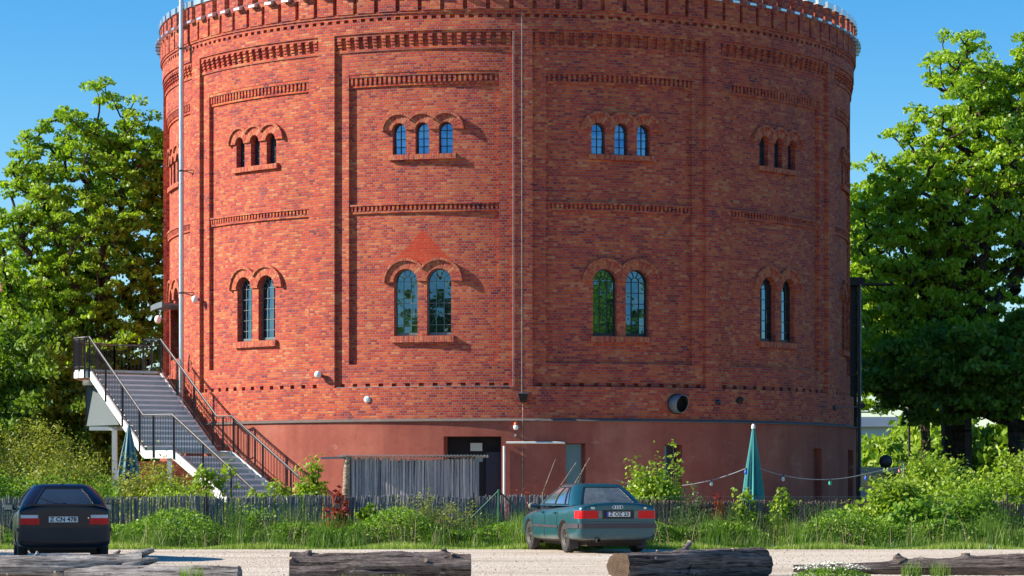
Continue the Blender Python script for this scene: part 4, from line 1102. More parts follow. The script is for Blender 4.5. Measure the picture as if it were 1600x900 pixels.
# ---------------------------------------------------------------- hut with reed walls and corrugated roof
hut = empty("garden_hut", (-2.62, -16.6, 0), 0, "small hut with blue grey reed walls and corrugated roof in front of the tower", "hut")
HX0, HX1, HZ = -1.80, 1.78, 2.16
reeds("front_wall", (HX0, 0), (HX1-.02, 0), .02, HZ-.06, M['reed_blue'], hut, .018, .029, .02, seed=51)
m = MB(); m.box(((HX0+HX1)/2, .09, (HZ-.1)/2), (HX1-HX0-.05, .03, HZ-.14)); m.build("wall_board", M['reed_blue'], hut)
reeds("front_wall_lining", (HX0, .05), (HX1-.02, .05), .02, HZ-.10, M['reed_blue'], hut, .018, .029, .02, seed=52)
reeds("side_wall", (HX0, .05), (HX0, 2.0), .02, HZ-.04, M['reed_blue'], hut, .018, .029, .02, seed=53)
reeds("side_wall", (HX1, .05), (HX1, 2.0), .02, HZ-.04, M['reed_blue'], hut, .018, .029, .02, seed=54)
m = MB(); m.tube([(HX0-.06, -.02, 0), (HX0-.07, -.02, .9), (HX0-.03, -.02, HZ-.02)], [.12, .105, .08], 10); m.build("corner_post", M['fresh_wood'], hut)
m = MB(); m.box((HX1+.02, 0, HZ/2-.05), (.07, .07, HZ-.1)); m.build("corner_post", M['zinc_dull'], hut)
m = MB(); m.beam((HX0-.75, -.06, HZ-.05), (HX0+.1, -.06, HZ-.03), .06, .06); m.build("roof_beam", M['zinc_dull'], hut)
m = MB(); m.box((HX1+.05, -.05, HZ-.08), (.22, .06, .13)); m.build("bracket", M['zinc_dull'], hut)
m = MB(); n = 360; x0, x1 = HX0-.28, HX1+.30
def cz(i): return .017*math.cos(2*PI*i/8)
for i in range(n):
    xa, xb = x0+(x1-x0)*i/n, x0+(x1-x0)*(i+1)/n
    f = [(xa, -.22, HZ+.03+cz(i)), (xb, -.22, HZ+.03+cz(i+1)), (xb, 2.15, HZ-.0+cz(i+1)), (xa, 2.15, HZ-.0+cz(i))]
    m.add(f, [(0, 1, 2, 3)], None, True); g_ = [(a, b, c-.012) for a, b, c in f]; m.add(g_, [(3, 2, 1, 0)], None, True); m.quad(g_[0], g_[1], f[1], f[0])
m.build("corrugated_roof", M['zinc'], hut)

# ---------------------------------------------------------------- folded parasols
def folded_parasol(name, label, pos, h, zlow, rmax, mat, seed, tip=True, polemat='white_steel'):
    g = random.Random(seed); root = empty(name, pos, 0, label, "parasol")
    n = 96; lv = 22; loops = []
    ph = [g.uniform(0, 6) for _ in range(4)]
    for k in range(lv+1):
        f = k/lv; z = h-.06-(h-.06-zlow)*f; r = .025+(rmax-.025)*min(1, (f*1.25))**.85*(1-.12*max(0, f-.8)/.2)
        amp = .30*min(1, f*2.2)
        loops.append([(r*(1+amp*(.6*math.sin(8*t+ph[0]+.5*f)+.35*math.sin(16*t+ph[1])+.2*math.sin(24*t+ph[2]+f)))*math.cos(t), r*(1+amp*(.6*math.sin(8*t+ph[0]+.5*f)+.35*math.sin(16*t+ph[1])+.2*math.sin(24*t+ph[2]+f)))*math.sin(t)*.9, z+(.05*math.sin(8*t+ph[3]) if k == lv else 0)) for t in [2*PI*i/n for i in range(n)]])
    m = MB(); loft(m, loops); me = m.mesh("cloth"); at = me.attributes.new('tint', 'FLOAT', 'FACE')
    vals = [.5+.4*math.sin(8*2*PI*(i % n)/n+ph[1])+g.uniform(-.1, .1) for i in range(len(me.polygons))]; at.data.foreach_set('value', vals)
    link("cloth", me, mat, root)
    m = MB(); m.tube([(0, 0, 0), (0, 0, h-.05)], .024, 10); m.build("pole", M[polemat], root)
    if tip: m = MB(); m.lathe([(.045, h-.10), (.05, h-.06), (.035, h+.0), (.001, h+.02)], 12); m.build("tip", M['white'], root)
    m = MB(); m.lathe([(.28, 0), (.28, .05), (.05, .09), (.03, .3)], 20); m.build("base", M['steel_dark'], root)
    return root
folded_parasol("folded_parasol", "closed teal parasol with white tip behind the fence on the right", (5.84, -27.0, 0), 2.80, .75, .20, M['parasol'], 3)
folded_parasol("folded_parasol", "closed faded blue parasol in front of the staircase's white column", (-10.25, -18.3, 0), 3.05, 1.3, .27, M['parasol_faded'], 5, False)

# ---------------------------------------------------------------- string of coloured bulbs
sl = empty("string_lights", (0, 0, 0), 0, "pale cable of coloured glass bulbs slung past the teal parasol", "string lights")
def catenary(a, b, sag, n=16):
    a, b = Vector(a), Vector(b); return [a+(b-a)*i/n+Vector((0, 0, -4*sag*(i/n)*(1-i/n))) for i in range(n+1)]
spans = [((3.86, -26.2, 1.33), (5.66, -27.0, 1.76), .09), ((5.90, -27.05, 1.79), (8.55, -26.2, 1.62), .20), ((8.55, -26.2, 1.62), (9.65, -25.6, 1.82), -.01), ((2.6, -26.3, 1.5), (3.86, -26.2, 1.33), .08)]
m = MB()
for a, b, s_ in spans: m.tube(catenary(a, b, s_), .010, 6)
m.build("cable", M['cable'], sl)
def bulb(p, mt):
    m = MB(); m.lathe([(.001, -.11), (.025, -.10), (.038, -.07), (.030, -.03), (.017, 0)], 12); o = m.build("bulb", M[mt], sl); o.location = p
    m = MB(); m.lathe([(.019, -.005), (.019, .04), (.001, .045)], 10); m.build("socket", M['seal'], o)
c0, c1, c3 = catenary(*spans[0][:2], spans[0][2]), catenary(*spans[1][:2], spans[1][2]), catenary(*spans[3][:2], spans[3][2])
for p, mt in ((c0[2], 'bulb_pink'), (c0[9], 'bulb_white'), (c0[16], 'bulb_blue'), (c1[4], 'bulb_white'), (c1[11], 'bulb_green'), (Vector((8.62, -26.15, 1.62)), 'bulb_blue'), (Vector((9.5, -25.7, 1.80)), 'bulb_pink'), (c3[4], 'bulb_green')): bulb(p-Vector((0, 0, .03)), mt)
m = MB(); m.tube([(0, 0, 0), (0, 0, 1.9)], .02, 8); m.tube([(0, 0, 1.88), (-.12, 0, 1.95)], .015, 6); o = m.build("light_pole", M['zinc_dull']); o.location = (9.62, -25.6, 0); tag(o, "thin crooked pole holding the right end of the bulb cable", "pole")

# ---------------------------------------------------------------- logs on the yard edge
def log(name, label, a, b, ra, rb, mat, seed, knots=(), endmat=None, bend=.03, bend_z=.0, n=56, seg=90, rough=1.0, flare=0.0, snags=(), cap=(1, 1)):
    a, b = Vector(a), Vector(b); L = (b-a).length; g = random.Random(seed); ph = [g.uniform(0, 6) for _ in range(12)]
    H = max(ra, rb)
    def rad_at(f, t):
        r = ra+(rb-ra)*f
        k = 1+rough*(.05*math.sin(3*t+ph[1]+2*f)+.035*math.sin(5*t+ph[2]-3*f)+.022*math.sin(11*t+ph[3]-4*f)+.014*math.sin(19*t+ph[6]+3*f)+.04*math.sin(7*f+ph[4])*math.sin(t+ph[5])+.02*math.sin(23*f+ph[7])*math.sin(2*t+ph[8]))
        for kx, ang, ln, kr, dr in knots:
            da = (t-rad(ang)+PI) % (2*PI)-PI; d2_ = ((f-kx)*L/(kr*2.2))**2+(da*r/(kr*1.8))**2; k += .9*kr/r*.5*math.exp(-d2_)
        k += flare*max(0, (f-.72)/.28)**2*(.6+.4*math.sin(4*t+ph[9]))
        return r*k
    def axis(f): return (bend*.5*math.sin(2.2*PI*f+ph[0]), H+bend_z*math.sin(PI*f)-(H-(ra+(rb-ra)*f)))
    vs = []
    for i in range(seg+1):
        f = i/seg; cy, cz_ = axis(f)
        for j in range(n):
            t = 2*PI*j/n; rr = rad_at(f, t)+g.uniform(-.002, .002)*rough
            vs.append((f*L, rr*math.cos(t)+cy, rr*math.sin(t)+cz_))
    m = MB(); m.add(vs, [(i*n+j, (i+1)*n+j, (i+1)*n+(j+1) % n, i*n+(j+1) % n) for i in range(seg) for j in range(n)], None, True)
    rot = math.atan2((b-a).y, (b-a).x); root = empty(name, tuple(a), rot, label, "log")
    stubs = []
    for kx, ang, ln, kr, drift in knots:
        r = ra+(rb-ra)*kx; ca, sa = math.cos(rad(ang)), math.sin(rad(ang)); cy, cz_ = axis(kx); c = Vector((kx*L, cy, cz_))
        d = Vector((drift, ca, sa)).normalized(); p0 = c+Vector((0, ca, sa))*r*.75; p1 = p0+d*(r*.32+ln)
        m.tube([p0, p0.lerp(p1, .4), p0.lerp(p1, .7), p1], [kr*1.8, kr*1.15, kr*.95, kr*.82], 12); stubs.append((p1, d, kr*.82))
    for pts, r0_, r1_ in snags:
        k = len(pts); m.tube([Vector(p) for p in pts], [r0_+(r1_-r0_)*q_/(k-1) for q_ in range(k)], 10)
    m.build("bark", mat, root)
    for e in (0, 1):
        if not cap[e]: continue
        base = vs[:n] if e == 0 else vs[-n:]; x = (0 if e == 0 else L)+(-.004 if e == 0 else .004)
        c = (x, sum(p[1] for p in base)/n, sum(p[2] for p in base)/n)
        rings = [[(x, c[1]+(p[1]-c[1])*f, c[2]+(p[2]-c[2])*f) for p in base] for f in (1, .66, .33)]
        m = MB(); vv = [p for r_ in rings for p in r_]+[c]; fs = [(k*n+j, k*n+(j+1) % n, (k+1)*n+(j+1) % n, (k+1)*n+j) for k in range(2) for j in range(n)]+[(2*n+j, 2*n+(j+1) % n, 3*n) for j in range(n)]
        m.add(vv, fs if e else [q_[::-1] for q_ in fs]); m.build("sawn_end", endmat or M['endgrain'], root)
    for p1, d, r_ in stubs:
        m = MB(); m.tube([p1-d*.03, p1+d*.006], r_*1.06, 12, True); m.build("broken_stub", M['fresh_wood'], root)
    return root
YL = -51.0
log("fallen_log", "long silvery weathered log with torn root end at the left of the yard edge", (-8.7, YL+.05, -.02), (-5.15, YL+.25, .0), .175, .20, M['log_grey'], 1,
    [(.36, 72, .02, .035, -.2), (.575, 84, .025, .022, .3), (.66, 200, .02, .028, 0), (.47, 205, .015, .02, 0), (.90, 215, .02, .035, .2), (.20, 190, .02, .03, 0)],
    bend=.10, bend_z=.03, rough=1.7, flare=.28, snags=[(((3.2, -.02, .28), (3.5, -.02, .40), (3.72, 0, .47)), .10, .035), (((3.3, -.1, .2), (3.6, -.1, .30), (3.78, -.08, .33)), .11, .03), (((3.2, .05, .12), (3.55, .0, .18), (3.80, .02, .16)), .13, .05), (((3.0, .0, .3), (3.2, 0, .42), (3.24, 0, .46)), .05, .015)])
log("fallen_log", "lower grey log with blunt sawn end lying right of the torn root log", (-6.2, YL+.12, -.10), (-3.72, YL-.16, -.055), .17, .165, M['log_grey'], 2, [(.75, 120, .0, .03, 0)], rough=1.3, endmat=M['log_grey'])
log("fallen_log", "dark squared-off log with pale branch knots, second from the left", (-3.02, YL-.02, 0), (-.46, YL+.10, 0), .200, .205, M['log_dark'], 3,
    [(.10, 86, .04, .05, .1), (.62, 88, .012, .04, 0), (.86, 88, .05, .055, -.3), (.75, 150, .02, .03, 0), (.90, 118, .015, .03, 0), (.84, 208, .0, .065, 0), (.02, 140, .01, .028, -.6)], endmat=M['log_dark'], bend=.05, bend_z=-.02, rough=2.0)
log("fallen_log", "brown log with a round sawn face turned to the viewer and a forked pale stub", (1.66, YL-.12, 0), (3.92, YL+2.15, 0), .212, .205, M['log_dark'], 4,
    [(.42, 72, .24, .048, 1.4), (.40, 222, .02, .085, .9), (.17, 150, .015, .026, 0), (.24, 95, .0, .02, 0), (.74, 115, .02, .036, -.4)], bend=.05, rough=1.3)
log("fallen_log", "thin brown log at the right edge, tapering to a point behind white flowers", (4.15, YL+.25, .13), (7.9, YL-.15, -.02), .050, .165, M['log_dark'], 5,
    [(.40, 84, .09, .07, -.6), (.48, 95, .02, .07, .5), (.645, 86, .04, .07, 0), (.43, 190, .01, .04, 0)], bend=.06, bend_z=-.03, rough=1.6)
# ---------------------------------------------------------------- cars  (local axes: +x forward, +y left, z up, origin on the ground at the centre)
def evaluated_mesh(o, name):
    dg = bpy.context.evaluated_depsgraph_get(); dg.update()
    me = bpy.data.meshes.new_from_object(o.evaluated_get(dg)); me.name = name; return me
def text_mesh(txt, size, th, name):
    cu = bpy.data.curves.new(name, 'FONT'); cu.body = txt; cu.size = size; cu.extrude = th; cu.offset = size*.022; cu.align_x = 'CENTER'; cu.align_y = 'CENTER'
    o = bpy.data.objects.new(name, cu); COL.objects.link(o); me = evaluated_mesh(o, name)
    bpy.data.objects.remove(o); bpy.data.curves.remove(cu); return me
def body_shell(stations, hw, wheels, wr, mat, root, arch_dark):
    """stations: (x, width factor, z bottom, z shoulder, z top centre)"""
    bm = bmesh.new(); rings = []
    for x, w, zb, zs, zt in stations:
        W_ = hw*w
        prof = [(0, zb), (.55*W_, zb), (.90*W_, zb+.02), (.985*W_, zb+.10), (1.0*W_, zb+.24 if zb < .4 else zb+.12), (1.0*W_, (zs+zb)/2+.06), (.985*W_, zs-.10), (.955*W_, zs-.03), (.89*W_, zs), (.5*W_, zt-.004), (0, zt)]
        full = [(y, z) for y, z in prof]+[(-y, z) for y, z in prof[-2:0:-1]]
        rings.append([bm.verts.new((x, y, z)) for y, z in full])
    n = len(rings[0])
    for a, b in zip(rings, rings[1:]):
        for j in range(n): bm.faces.new((a[j], a[(j+1) % n], b[(j+1) % n], b[j]))
    bm.faces.new(rings[0][::-1]); bm.faces.new(rings[-1])
    bmesh.ops.recalc_face_normals(bm, faces=bm.faces)
    me = bpy.data.meshes.new("body"); bm.to_mesh(me); bm.free()
    o = bpy.data.objects.new("body", me); COL.objects.link(o)
    ss = o.modifiers.new("s", 'SUBSURF'); ss.levels = 3; ss.render_levels = 3
    cm = MB()
    for x in wheels:
        for s in (1, -1): cm.lathe([(.001, s*.42), (wr+.055, s*.42), (wr+.055, s*1.1), (.001, s*1.1)], 40, (x, 0, wr+.0), axis='Y', smooth=False)
    cme = cm.mesh("c"); bmx = bmesh.new(); bmx.from_mesh(cme); bmesh.ops.remove_doubles(bmx, verts=bmx.verts, dist=.002); bmesh.ops.recalc_face_normals(bmx, faces=bmx.faces); bmx.to_mesh(cme); bmx.free()
    co = bpy.data.objects.new("c", cme); COL.objects.link(co)
    bo = o.modifiers.new("b", 'BOOLEAN'); bo.operation = 'DIFFERENCE'; bo.object = co; bo.solver = 'EXACT'
    out = evaluated_mesh(o, "body"); bpy.data.objects.remove(o); bpy.data.objects.remove(co)
    out.materials.clear(); out.materials.append(mat); out.materials.append(arch_dark)
    for p in out.polygons:
        c = p.center; p.material_index = 0
        for x in wheels:
            if math.hypot(c.x-x, c.z-wr) < wr+.054: p.material_index = 1
        if c.z < stations[2][2]+.03 and abs(p.normal.z) > .7: p.material_index = 1
        p.use_smooth = True
    o = bpy.data.objects.new("body", out); COL.objects.link(o); o.parent = root
    return o
def greenhouse(root, mat, bot, top, hb, ht, zb, zt, crown, wins, glass, rear_glass, bulge=.03, cr=(.10, .16), rin=0):
    """bot/top: (x rear, x front) of the base and roof outlines; wins: side-window spans as fractions from rear to front."""
    NS, NE, NC = 40, 20, 5
    def ring(x0, x1, h, r):
        p = []
        def seg(a, b, n):
            for i in range(n): p.append((a[0]+(b[0]-a[0])*i/n, a[1]+(b[1]-a[1])*i/n))
        def arc(c, t0, t1, n):
            for i in range(n): t = t0+(t1-t0)*i/n; p.append((c[0]+r*math.cos(t), c[1]+r*math.sin(t)))
        seg((x0+r, h), (x1-r, h), NS); arc((x1-r, h-r), PI/2, 0, NC)
        seg((x1, h-r), (x1, -h+r), NE); arc((x1-r, -h+r), 0, -PI/2, NC)
        seg((x1-r, -h), (x0+r, -h), NS); arc((x0+r, -h+r), -PI/2, -PI, NC)
        seg((x0, -h+r), (x0, h-r), NE); arc((x0+r, h-r), PI, PI/2, NC)
        return p
    A, Bt = ring(*bot, hb, cr[0]), ring(*top, ht, cr[1]); n = len(A); NT = 14
    cxr = (top[0]+top[1])/2
    def P(i, k):
        t = k/NT; a, b = A[i % n], Bt[i % n]; e = bulge*math.sin(PI*t)
        x, y = a[0]+(b[0]-a[0])*t, a[1]+(b[1]-a[1])*t
        L = math.hypot(x-cxr, y) or 1
        endw = .05*(1-(y/hb)**2)
        x += (1 if x > cxr else -1)*(endw*(1 if abs(y) < hb*.98 else 0))
        return Vector((x+e*(x-cxr)/L, y+e*y/L, zb+(zt-zb)*t))
    sec = {'L': (0, NS), 'F': (NS+NC, NS+NC+NE), 'R': (NS+NC+NE+NC, 2*NS+2*NC+NE), 'B': (2*NS+3*NC+NE, 2*NS+3*NC+2*NE)}
    kind = {}
    for k in range(NT):
        for i in range(n):
            g = None; tk = (k+.5)/NT
            if sec['F'][0] <= i < sec['F'][1] or sec['F'][0]-2 <= i < sec['F'][1]+2:
                if .06 < tk < .93: g = 'windscreen'
            if sec['B'][0]+rin <= i < sec['B'][1]-rin and .06 < tk < .90: g = 'rear_window'
            for s in 'LR':
                a, b = sec[s]
                if a <= i < b and .06 < tk < .90:
                    f = (i-a+.5)/NS; f = f if s == 'L' else 1-f
                    for q, (f0, f1) in enumerate(wins):
                        if f0 <= f < f1: g = 'side_window'+s+str(q)
            kind[i, k] = g
    shell, trim, gl = MB(), MB(), {}
    for (i, k), g in kind.items():
        q = [P(i, k), P(i+1, k), P(i+1, k+1), P(i, k+1)]
        nb = [kind.get(((i+di) % n, k+dk)) for di, dk in ((1, 0), (-1, 0), (0, 1), (0, -1))]
        if g is None and False: pass
        if g is None: (trim if any(x and x.startswith(('rear', 'side')) for x in nb) and k not in (NT-1,) and sum(1 for x in nb if x) >= 1 and False else shell).add(q, [(0, 3, 2, 1)], None, True)
        else: gl.setdefault(g, MB()).add([p-Vector(((p.x-cxr)*.004, p.y*.006, 0)) for p in q], [(0, 3, 2, 1)], None, True)
    # roof
    prev = [P(i, NT) for i in range(n)]
    c = Vector((cxr, 0, 0)); loops = []
    for f, dz in ((1, 0), (.965, .012), (.9, .024), (.7, .034), (.4, .040), (.02, .042)):
        loops.append([Vector((cxr+(p.x-cxr)*f, p.y*f, zt+dz*crown/.042)) for p in prev])
    vs = [p for l in loops for p in l]
    shell.add(vs, [(i*n+j, (i+1)*n+j, (i+1)*n+(j+1) % n, i*n+(j+1) % n) for i in range(len(loops)-1) for j in range(n)], None, True)
    me = shell.mesh("roof"); bm = bmesh.new(); bm.from_mesh(me); bmesh.ops.remove_doubles(bm, verts=bm.verts, dist=.0008); bmesh.ops.recalc_face_normals(bm, faces=bm.faces); bm.to_mesh(me); bm.free()
    link("roof", me, mat, root)
    # rubber seals as slim frames round every pane
    for g, m in gl.items():
        me = m.mesh("g"); bm = bmesh.new(); bm.from_mesh(me); bmesh.ops.remove_doubles(bm, verts=bm.verts, dist=.0008)
        edges = [[v.co.copy() for v in e.verts] for e in bm.edges if e.is_boundary]
        bm.to_mesh(me); bm.free()
        nm = 'rear_window' if g == 'rear_window' else ('windscreen' if g == 'windscreen' else 'side_window')
        me.name = nm; po = link(nm, me, rear_glass if g == 'rear_window' else glass, root)
        sm = MB()
        for a, b in edges: sm.beam(a, b, .022, .022)
        sm.build("window_seal", M['seal'], po)
    fl = MB(); fl.add([(x, y, zb+.02) for x, y in A], [tuple(range(n))]); fl.build("cabin_floor", M['seal'], root)
def wheel(root, x, y, r, wid, steer=0):
    s = 1 if y > 0 else -1
    w = empty("wheel", (x, y, r), steer); w.parent = root
    t = MB(); h = wid/2
    t.lathe([(r*.62, -h*.9), (r*.86, -h), (r*.96, -h*.9), (r, -h*.6), (r, h*.6), (r*.96, h*.9), (r*.86, h), (r*.62, h*.9)], 36, axis='Y'); t.build("tyre", M['tyre'], w)
    rm = MB(); o = s*h
    rm.lathe([(r*.64, o*.95), (r*.60, o*.98), (r*.56, o*.72), (r*.50, o*.55), (r*.30, o*.42), (r*.20, o*.62), (r*.10, o*.70), (.001, o*.70)], 32, axis='Y')
    rm.build("rim", M['rim'], w)
    hb = MB()
    for i in range(8):
        a = 2*PI*i/8; hb.box((r*.40*math.cos(a), o*.50, r*.40*math.sin(a)), (.035, .02, .035))
    hb.lathe([(r*.16, o*.72), (r*.13, o*.80), (.001, o*.80)], 16, axis='Y'); hb.build("hub_holes", M['seal'], w)
def patch(mb, pts, th):
    """pts: list of 4+ corner Vectors (planar-ish), extruded outwards by th along their normal."""
    pts = [Vector(p) for p in pts]; nrm = (pts[1]-pts[0]).cross(pts[2]-pts[0]).normalized()
    n = len(pts); f = [p+nrm*th for p in pts]
    mb.add(pts+f, [tuple(range(n, 2*n))]+[(i, (i+1) % n, n+(i+1) % n, n+i) for i in range(n)])
def curved_panel(name, mat, root, ys, z0, z1, xfun, th=.012, nz=4):
    """a band on the tail of the car: y from ys[0] to ys[1], x given by xfun(y, z)"""
    mb = MB(); n = max(2, int(abs(ys[1]-ys[0])/.04)+1)
    for i in range(n):
        ya, yb = ys[0]+(ys[1]-ys[0])*i/n, ys[0]+(ys[1]-ys[0])*(i+1)/n
        for j in range(nz):
            za, zb_ = z0+(z1-z0)*j/nz, z0+(z1-z0)*(j+1)/nz
            mb.add([(xfun(ya, za)-th, ya, za), (xfun(yb, za)-th, yb, za), (xfun(yb, zb_)-th, yb, zb_), (xfun(ya, zb_)-th, ya, zb_)], [(0, 1, 2, 3)], None, True)
        for z in (z0, z1): mb.quad((xfun(ya, z), ya, z), (xfun(yb, z), yb, z), (xfun(yb, z)-th, yb, z), (xfun(ya, z)-th, ya, z))
    for y in ys: mb.quad((xfun(y, z0)+.03, y, z0), (xfun(y, z0)-th, y, z0), (xfun(y, z1)-th, y, z1), (xfun(y, z1)+.03, y, z1))
    return mb.build(name, mat, root)
def ray_x(bodyo, y, z, side=-1):
    """x of the body's tail at (y, z)"""
    hit, loc, nrm, idx = bodyo.ray_cast(Vector((side*6, y, z)), Vector((-side, 0, 0)))
    return loc.x if hit else side*2.0
def ray_y(bodyo, x, z, s):
    hit, loc, nrm, idx = bodyo.ray_cast(Vector((x, s*4, z)), Vector((0, -s, 0)))
    return loc.y if hit else s*.8
def side_strip(name, mat, root, body, x0, x1, z0, z1, s, th=.012, n=None):
    mb = MB(); n = n or max(2, int(abs(x1-x0)/.06))
    for i in range(n):
        xa, xb = x0+(x1-x0)*i/n, x0+(x1-x0)*(i+1)/n
        q = []
        for x, z in ((xa, z0), (xb, z0), (xb, z1), (xa, z1)): q.append(Vector((x, ray_y(body, x, z, s)+s*th, z)))
        q2 = [p-Vector((0, s*(th+.02), 0)) for p in q]
        mb.add(q+q2, [(0, 1, 2, 3), (0, 4, 5, 1), (3, 2, 6, 7), (0, 3, 7, 4), (1, 5, 6, 2)], None)
    return mb.build(name, mat, root)
def plate(root, x, y, z, w, h, txt, blue, tilt=0):
    m = MB(); m.box((0, 0, 0), (.012, w, h)); o = m.build("licence_plate", M['plate'], root); o.location = (x, y, z)
    m = MB(); e = .004
    for a, b in (((-.007, -w/2, h/2), (-.007, w/2, h/2)), ((-.007, -w/2, -h/2), (-.007, w/2, -h/2)), ((-.007, -w/2, -h/2), (-.007, -w/2, h/2)), ((-.007, w/2, -h/2), (-.007, w/2, h/2))): m.beam(a, b, e, .008)
    m.build("plate_rim", M['ink'], o)
    me = text_mesh(txt, h*.98, .002, "lettering"); lo = link("lettering", me, M['ink'], o)
    # text lies in XY; stand it up facing -x (the viewer behind the car sees +y at left)
    lo.rotation_euler = (PI/2, 0, -PI/2); lo.location = (-.010, -(.02 if blue else 0), -.002)
    xs = [v.co.x for v in me.vertices]; sx = (w*(.80 if blue else .90))/(max(xs)-min(xs)); lo.scale = (sx, 1, 1)
    if blue: m = MB(); m.box((-.008, w/2-.025, 0), (.004, .042, h-.012)); m.build("blue_band", M['plate_blue'], o)
    m = MB(); m.lathe([(.001, -.004), (.009, -.004), (.009, 0)], 12, (0, 0, 0), axis='Y'); 
    m.xf(Matrix.Rotation(-PI/2, 4, 'Z')); m.xf(Matrix.Translation((-.009, (w*.5-w*.265 if not blue else w*.5-w*.335), 0))); m.build("seal_dot", M['plate_blue'] if False else M['ink'], o)
    return o
def mirror(root, x, y, z, mat):
    s = 1 if y > 0 else -1
    m = MB(); m.ball((0, 0, 0), 1, 8, (.07, .11, .075)); o = m.build("wing_mirror", mat, root); o.location = (x, y+s*.10, z)
    m = MB(); m.box((-.066, 0, 0), (.012, .15, .095)); m.build("mirror_glass", M['car_glass_clean'], o)
    m = MB(); m.beam((0, -s*.14, -.04), (0, -s*.03, -.01), .05, .04); m.build("mirror_stalk", M['seal'], o)

# teal saloon
def tr(p, d=0): return p
hd = rad(90+15.4); rl = Vector((1.27, -87+51.2)); fx = Vector((math.cos(hd), math.sin(hd))); rt_ = Vector((fx.y, -fx.x))
ctr = rl+rt_*.725+fx*1.22
car = empty("parked_car", (ctr.x, ctr.y, .004), hd, "dusty teal saloon parked on the gravel with its red tail lights towards the logs", "car")
wr = .305; WX = (-1.22, 1.39)
stn = [(-2.235, .80, .36, .90, .985), (-2.225, .90, .30, .945, 1.010), (-2.17, .965, .245, .965, 1.025), (-1.95, .99, .23, .965, 1.02), (-1.60, 1.0, .22, .955, 1.0), (-1.22, 1.0, .21, .94, .97), (-.6, 1.0, .19, .915, .95),
       (0, 1.0, .19, .885, .94), (.7, 1.0, .19, .87, .95), (1.05, .995, .20, .85, .93), (1.5, .98, .21, .80, .87), (1.9, .95, .23, .73, .79), (2.12, .90, .25, .66, .70), (2.20, .80, .30, .58, .61)]
body = body_shell(stn, .8475, WX, wr, M['paint_teal'], car, M['underside'])
greenhouse(car, M['paint_teal'], (-1.62, .98), (-.98, .08), .745, .520, .945, 1.345, .058, [(.07, .165), (.20, .50), (.535, .93)], M['car_glass_clean'], M['car_glass'], .035, (.16, .18), 0)
for x in WX:
    for y in (.715, -.715): wheel(car, x, y, wr, .19)
def taillamp_side(body, z0, z1, y0, y1, mat, name, root):
    o = curved_panel(name, mat, root, (y0, y1), z0, z1, lambda y, z: ray_x(body, y, z), .014); return o
for s in (1, -1):
    o = taillamp_side(body, .70, .855, s*.42, s*.79, M['lamp_red'], "tail_light", car)
    w = side_strip("lamp_wrap", M['lamp_red'], o, body, -2.19, -1.98, .70, .855, s, .006)
    taillamp_side(body, .705, .85, s*.33, s*.415, M['lamp_smoke'], "lamp_panel", car)
curved_panel("plate_recess", M['seal'], car, (-.325, .325), .695, .865, lambda y, z: ray_x(body, y, z), .006)
xt = ray_x(body, 0, .78)
plate(car, xt-.018, .0, .785, .50, .105, "Z OZ 23", True)
m = MB()
for i in range(4):
    n = 20; cyy = .0735-.049*i+.01; mm = MB()
    mm.tube([(.033*math.cos(2*PI*k/n), 0, .033*math.sin(2*PI*k/n)) for k in range(n+1)], .0055, 6, False)
    mm.xf(Matrix.Rotation(PI/2, 4, 'Z')); mm.xf(Matrix.Translation((ray_x(body, cyy, .928)-.012, cyy, .928))); m.add(mm.v, mm.f)
m.build("ring_emblem", M['chrome'], car)
for y, t in ((.535, "TDI"), (-.56, "80")):
    me = text_mesh(t, .055, .003, "badge"); o = link("badge", me, M['chrome'], car); o.rotation_euler = (PI/2, 0, -PI/2); o.location = (ray_x(body, y, .91)-.02, y, .905)
curved_panel("bumper_strip", M['bumper_strip'], car, (-.80, .80), .505, .60, lambda y, z: ray_x(body, y, z), .022)
curved_panel("boot_seam", M['seal'], car, (-.78, .78), .640, .647, lambda y, z: ray_x(body, y, z), .004, 1)
for s in (1, -1):
    side_strip("bumper_strip", M['bumper_strip'], car, body, -2.17, -1.60, .505, .60, s, .018)
    side_strip("rubbing_strip", M['bumper_strip'], car, body, -.86, 1.02, .50, .55, s, .014)
    for x in (-.86, .10, 1.02): side_strip("door_seam", M['seal'], car, body, x-.005, x+.005, .30, .90, s, .002, 1) if False else None
    for x in (-.80, .12, 1.04):
        mb = MB(); zs_ = [.27+.06*i for i in range(11)]
        for a, b in zip(zs_, zs_[1:]): mb.beam((x, ray_y(body, x, a, s)+s*.001, a), (x, ray_y(body, x, b, s)+s*.001, b), .008, .006, (1, 0, 0))
        mb.build("door_seam", M['seal'], car)
    for x in (-.62, .30):
        mb = MB(); mb.box((x, ray_y(body, x, .80, s)+s*.012, .80), (.15, .035, .035)); mb.build("door_handle", M['paint_teal'], car)
    mb = MB(); mb.box((-1.56, s*.715, .19), (.015, .19, .20)); mb.build("mudflap", M['bumper_strip'], car)
    mirror(car, .78, s*.80, .93, M['paint_teal'])
m = MB(); m.lathe([(.045, -.12), (.045, .10), (.036, .10), (.036, -.12)], 16, (0, 0, 0), axis='Y'); m.xf(Matrix.Rotation(PI/2, 4, 'Z')); m.xf(Matrix.Translation((-2.20, .42, .27))); m.build("exhaust_pipe", M['rim'], car)
m = MB(); m.box((-.2, 0, .20), (3.6, 1.15, .10)); m.box((-2.0, 0, .27), (.25, 1.1, .12)); m.build("underbody", M['underside'], car)
m = MB(); m.tube([(-1.0, .15, 1.385), (-1.06, .15, 1.43)], .004, 5); m.build("aerial", M['seal'], car)

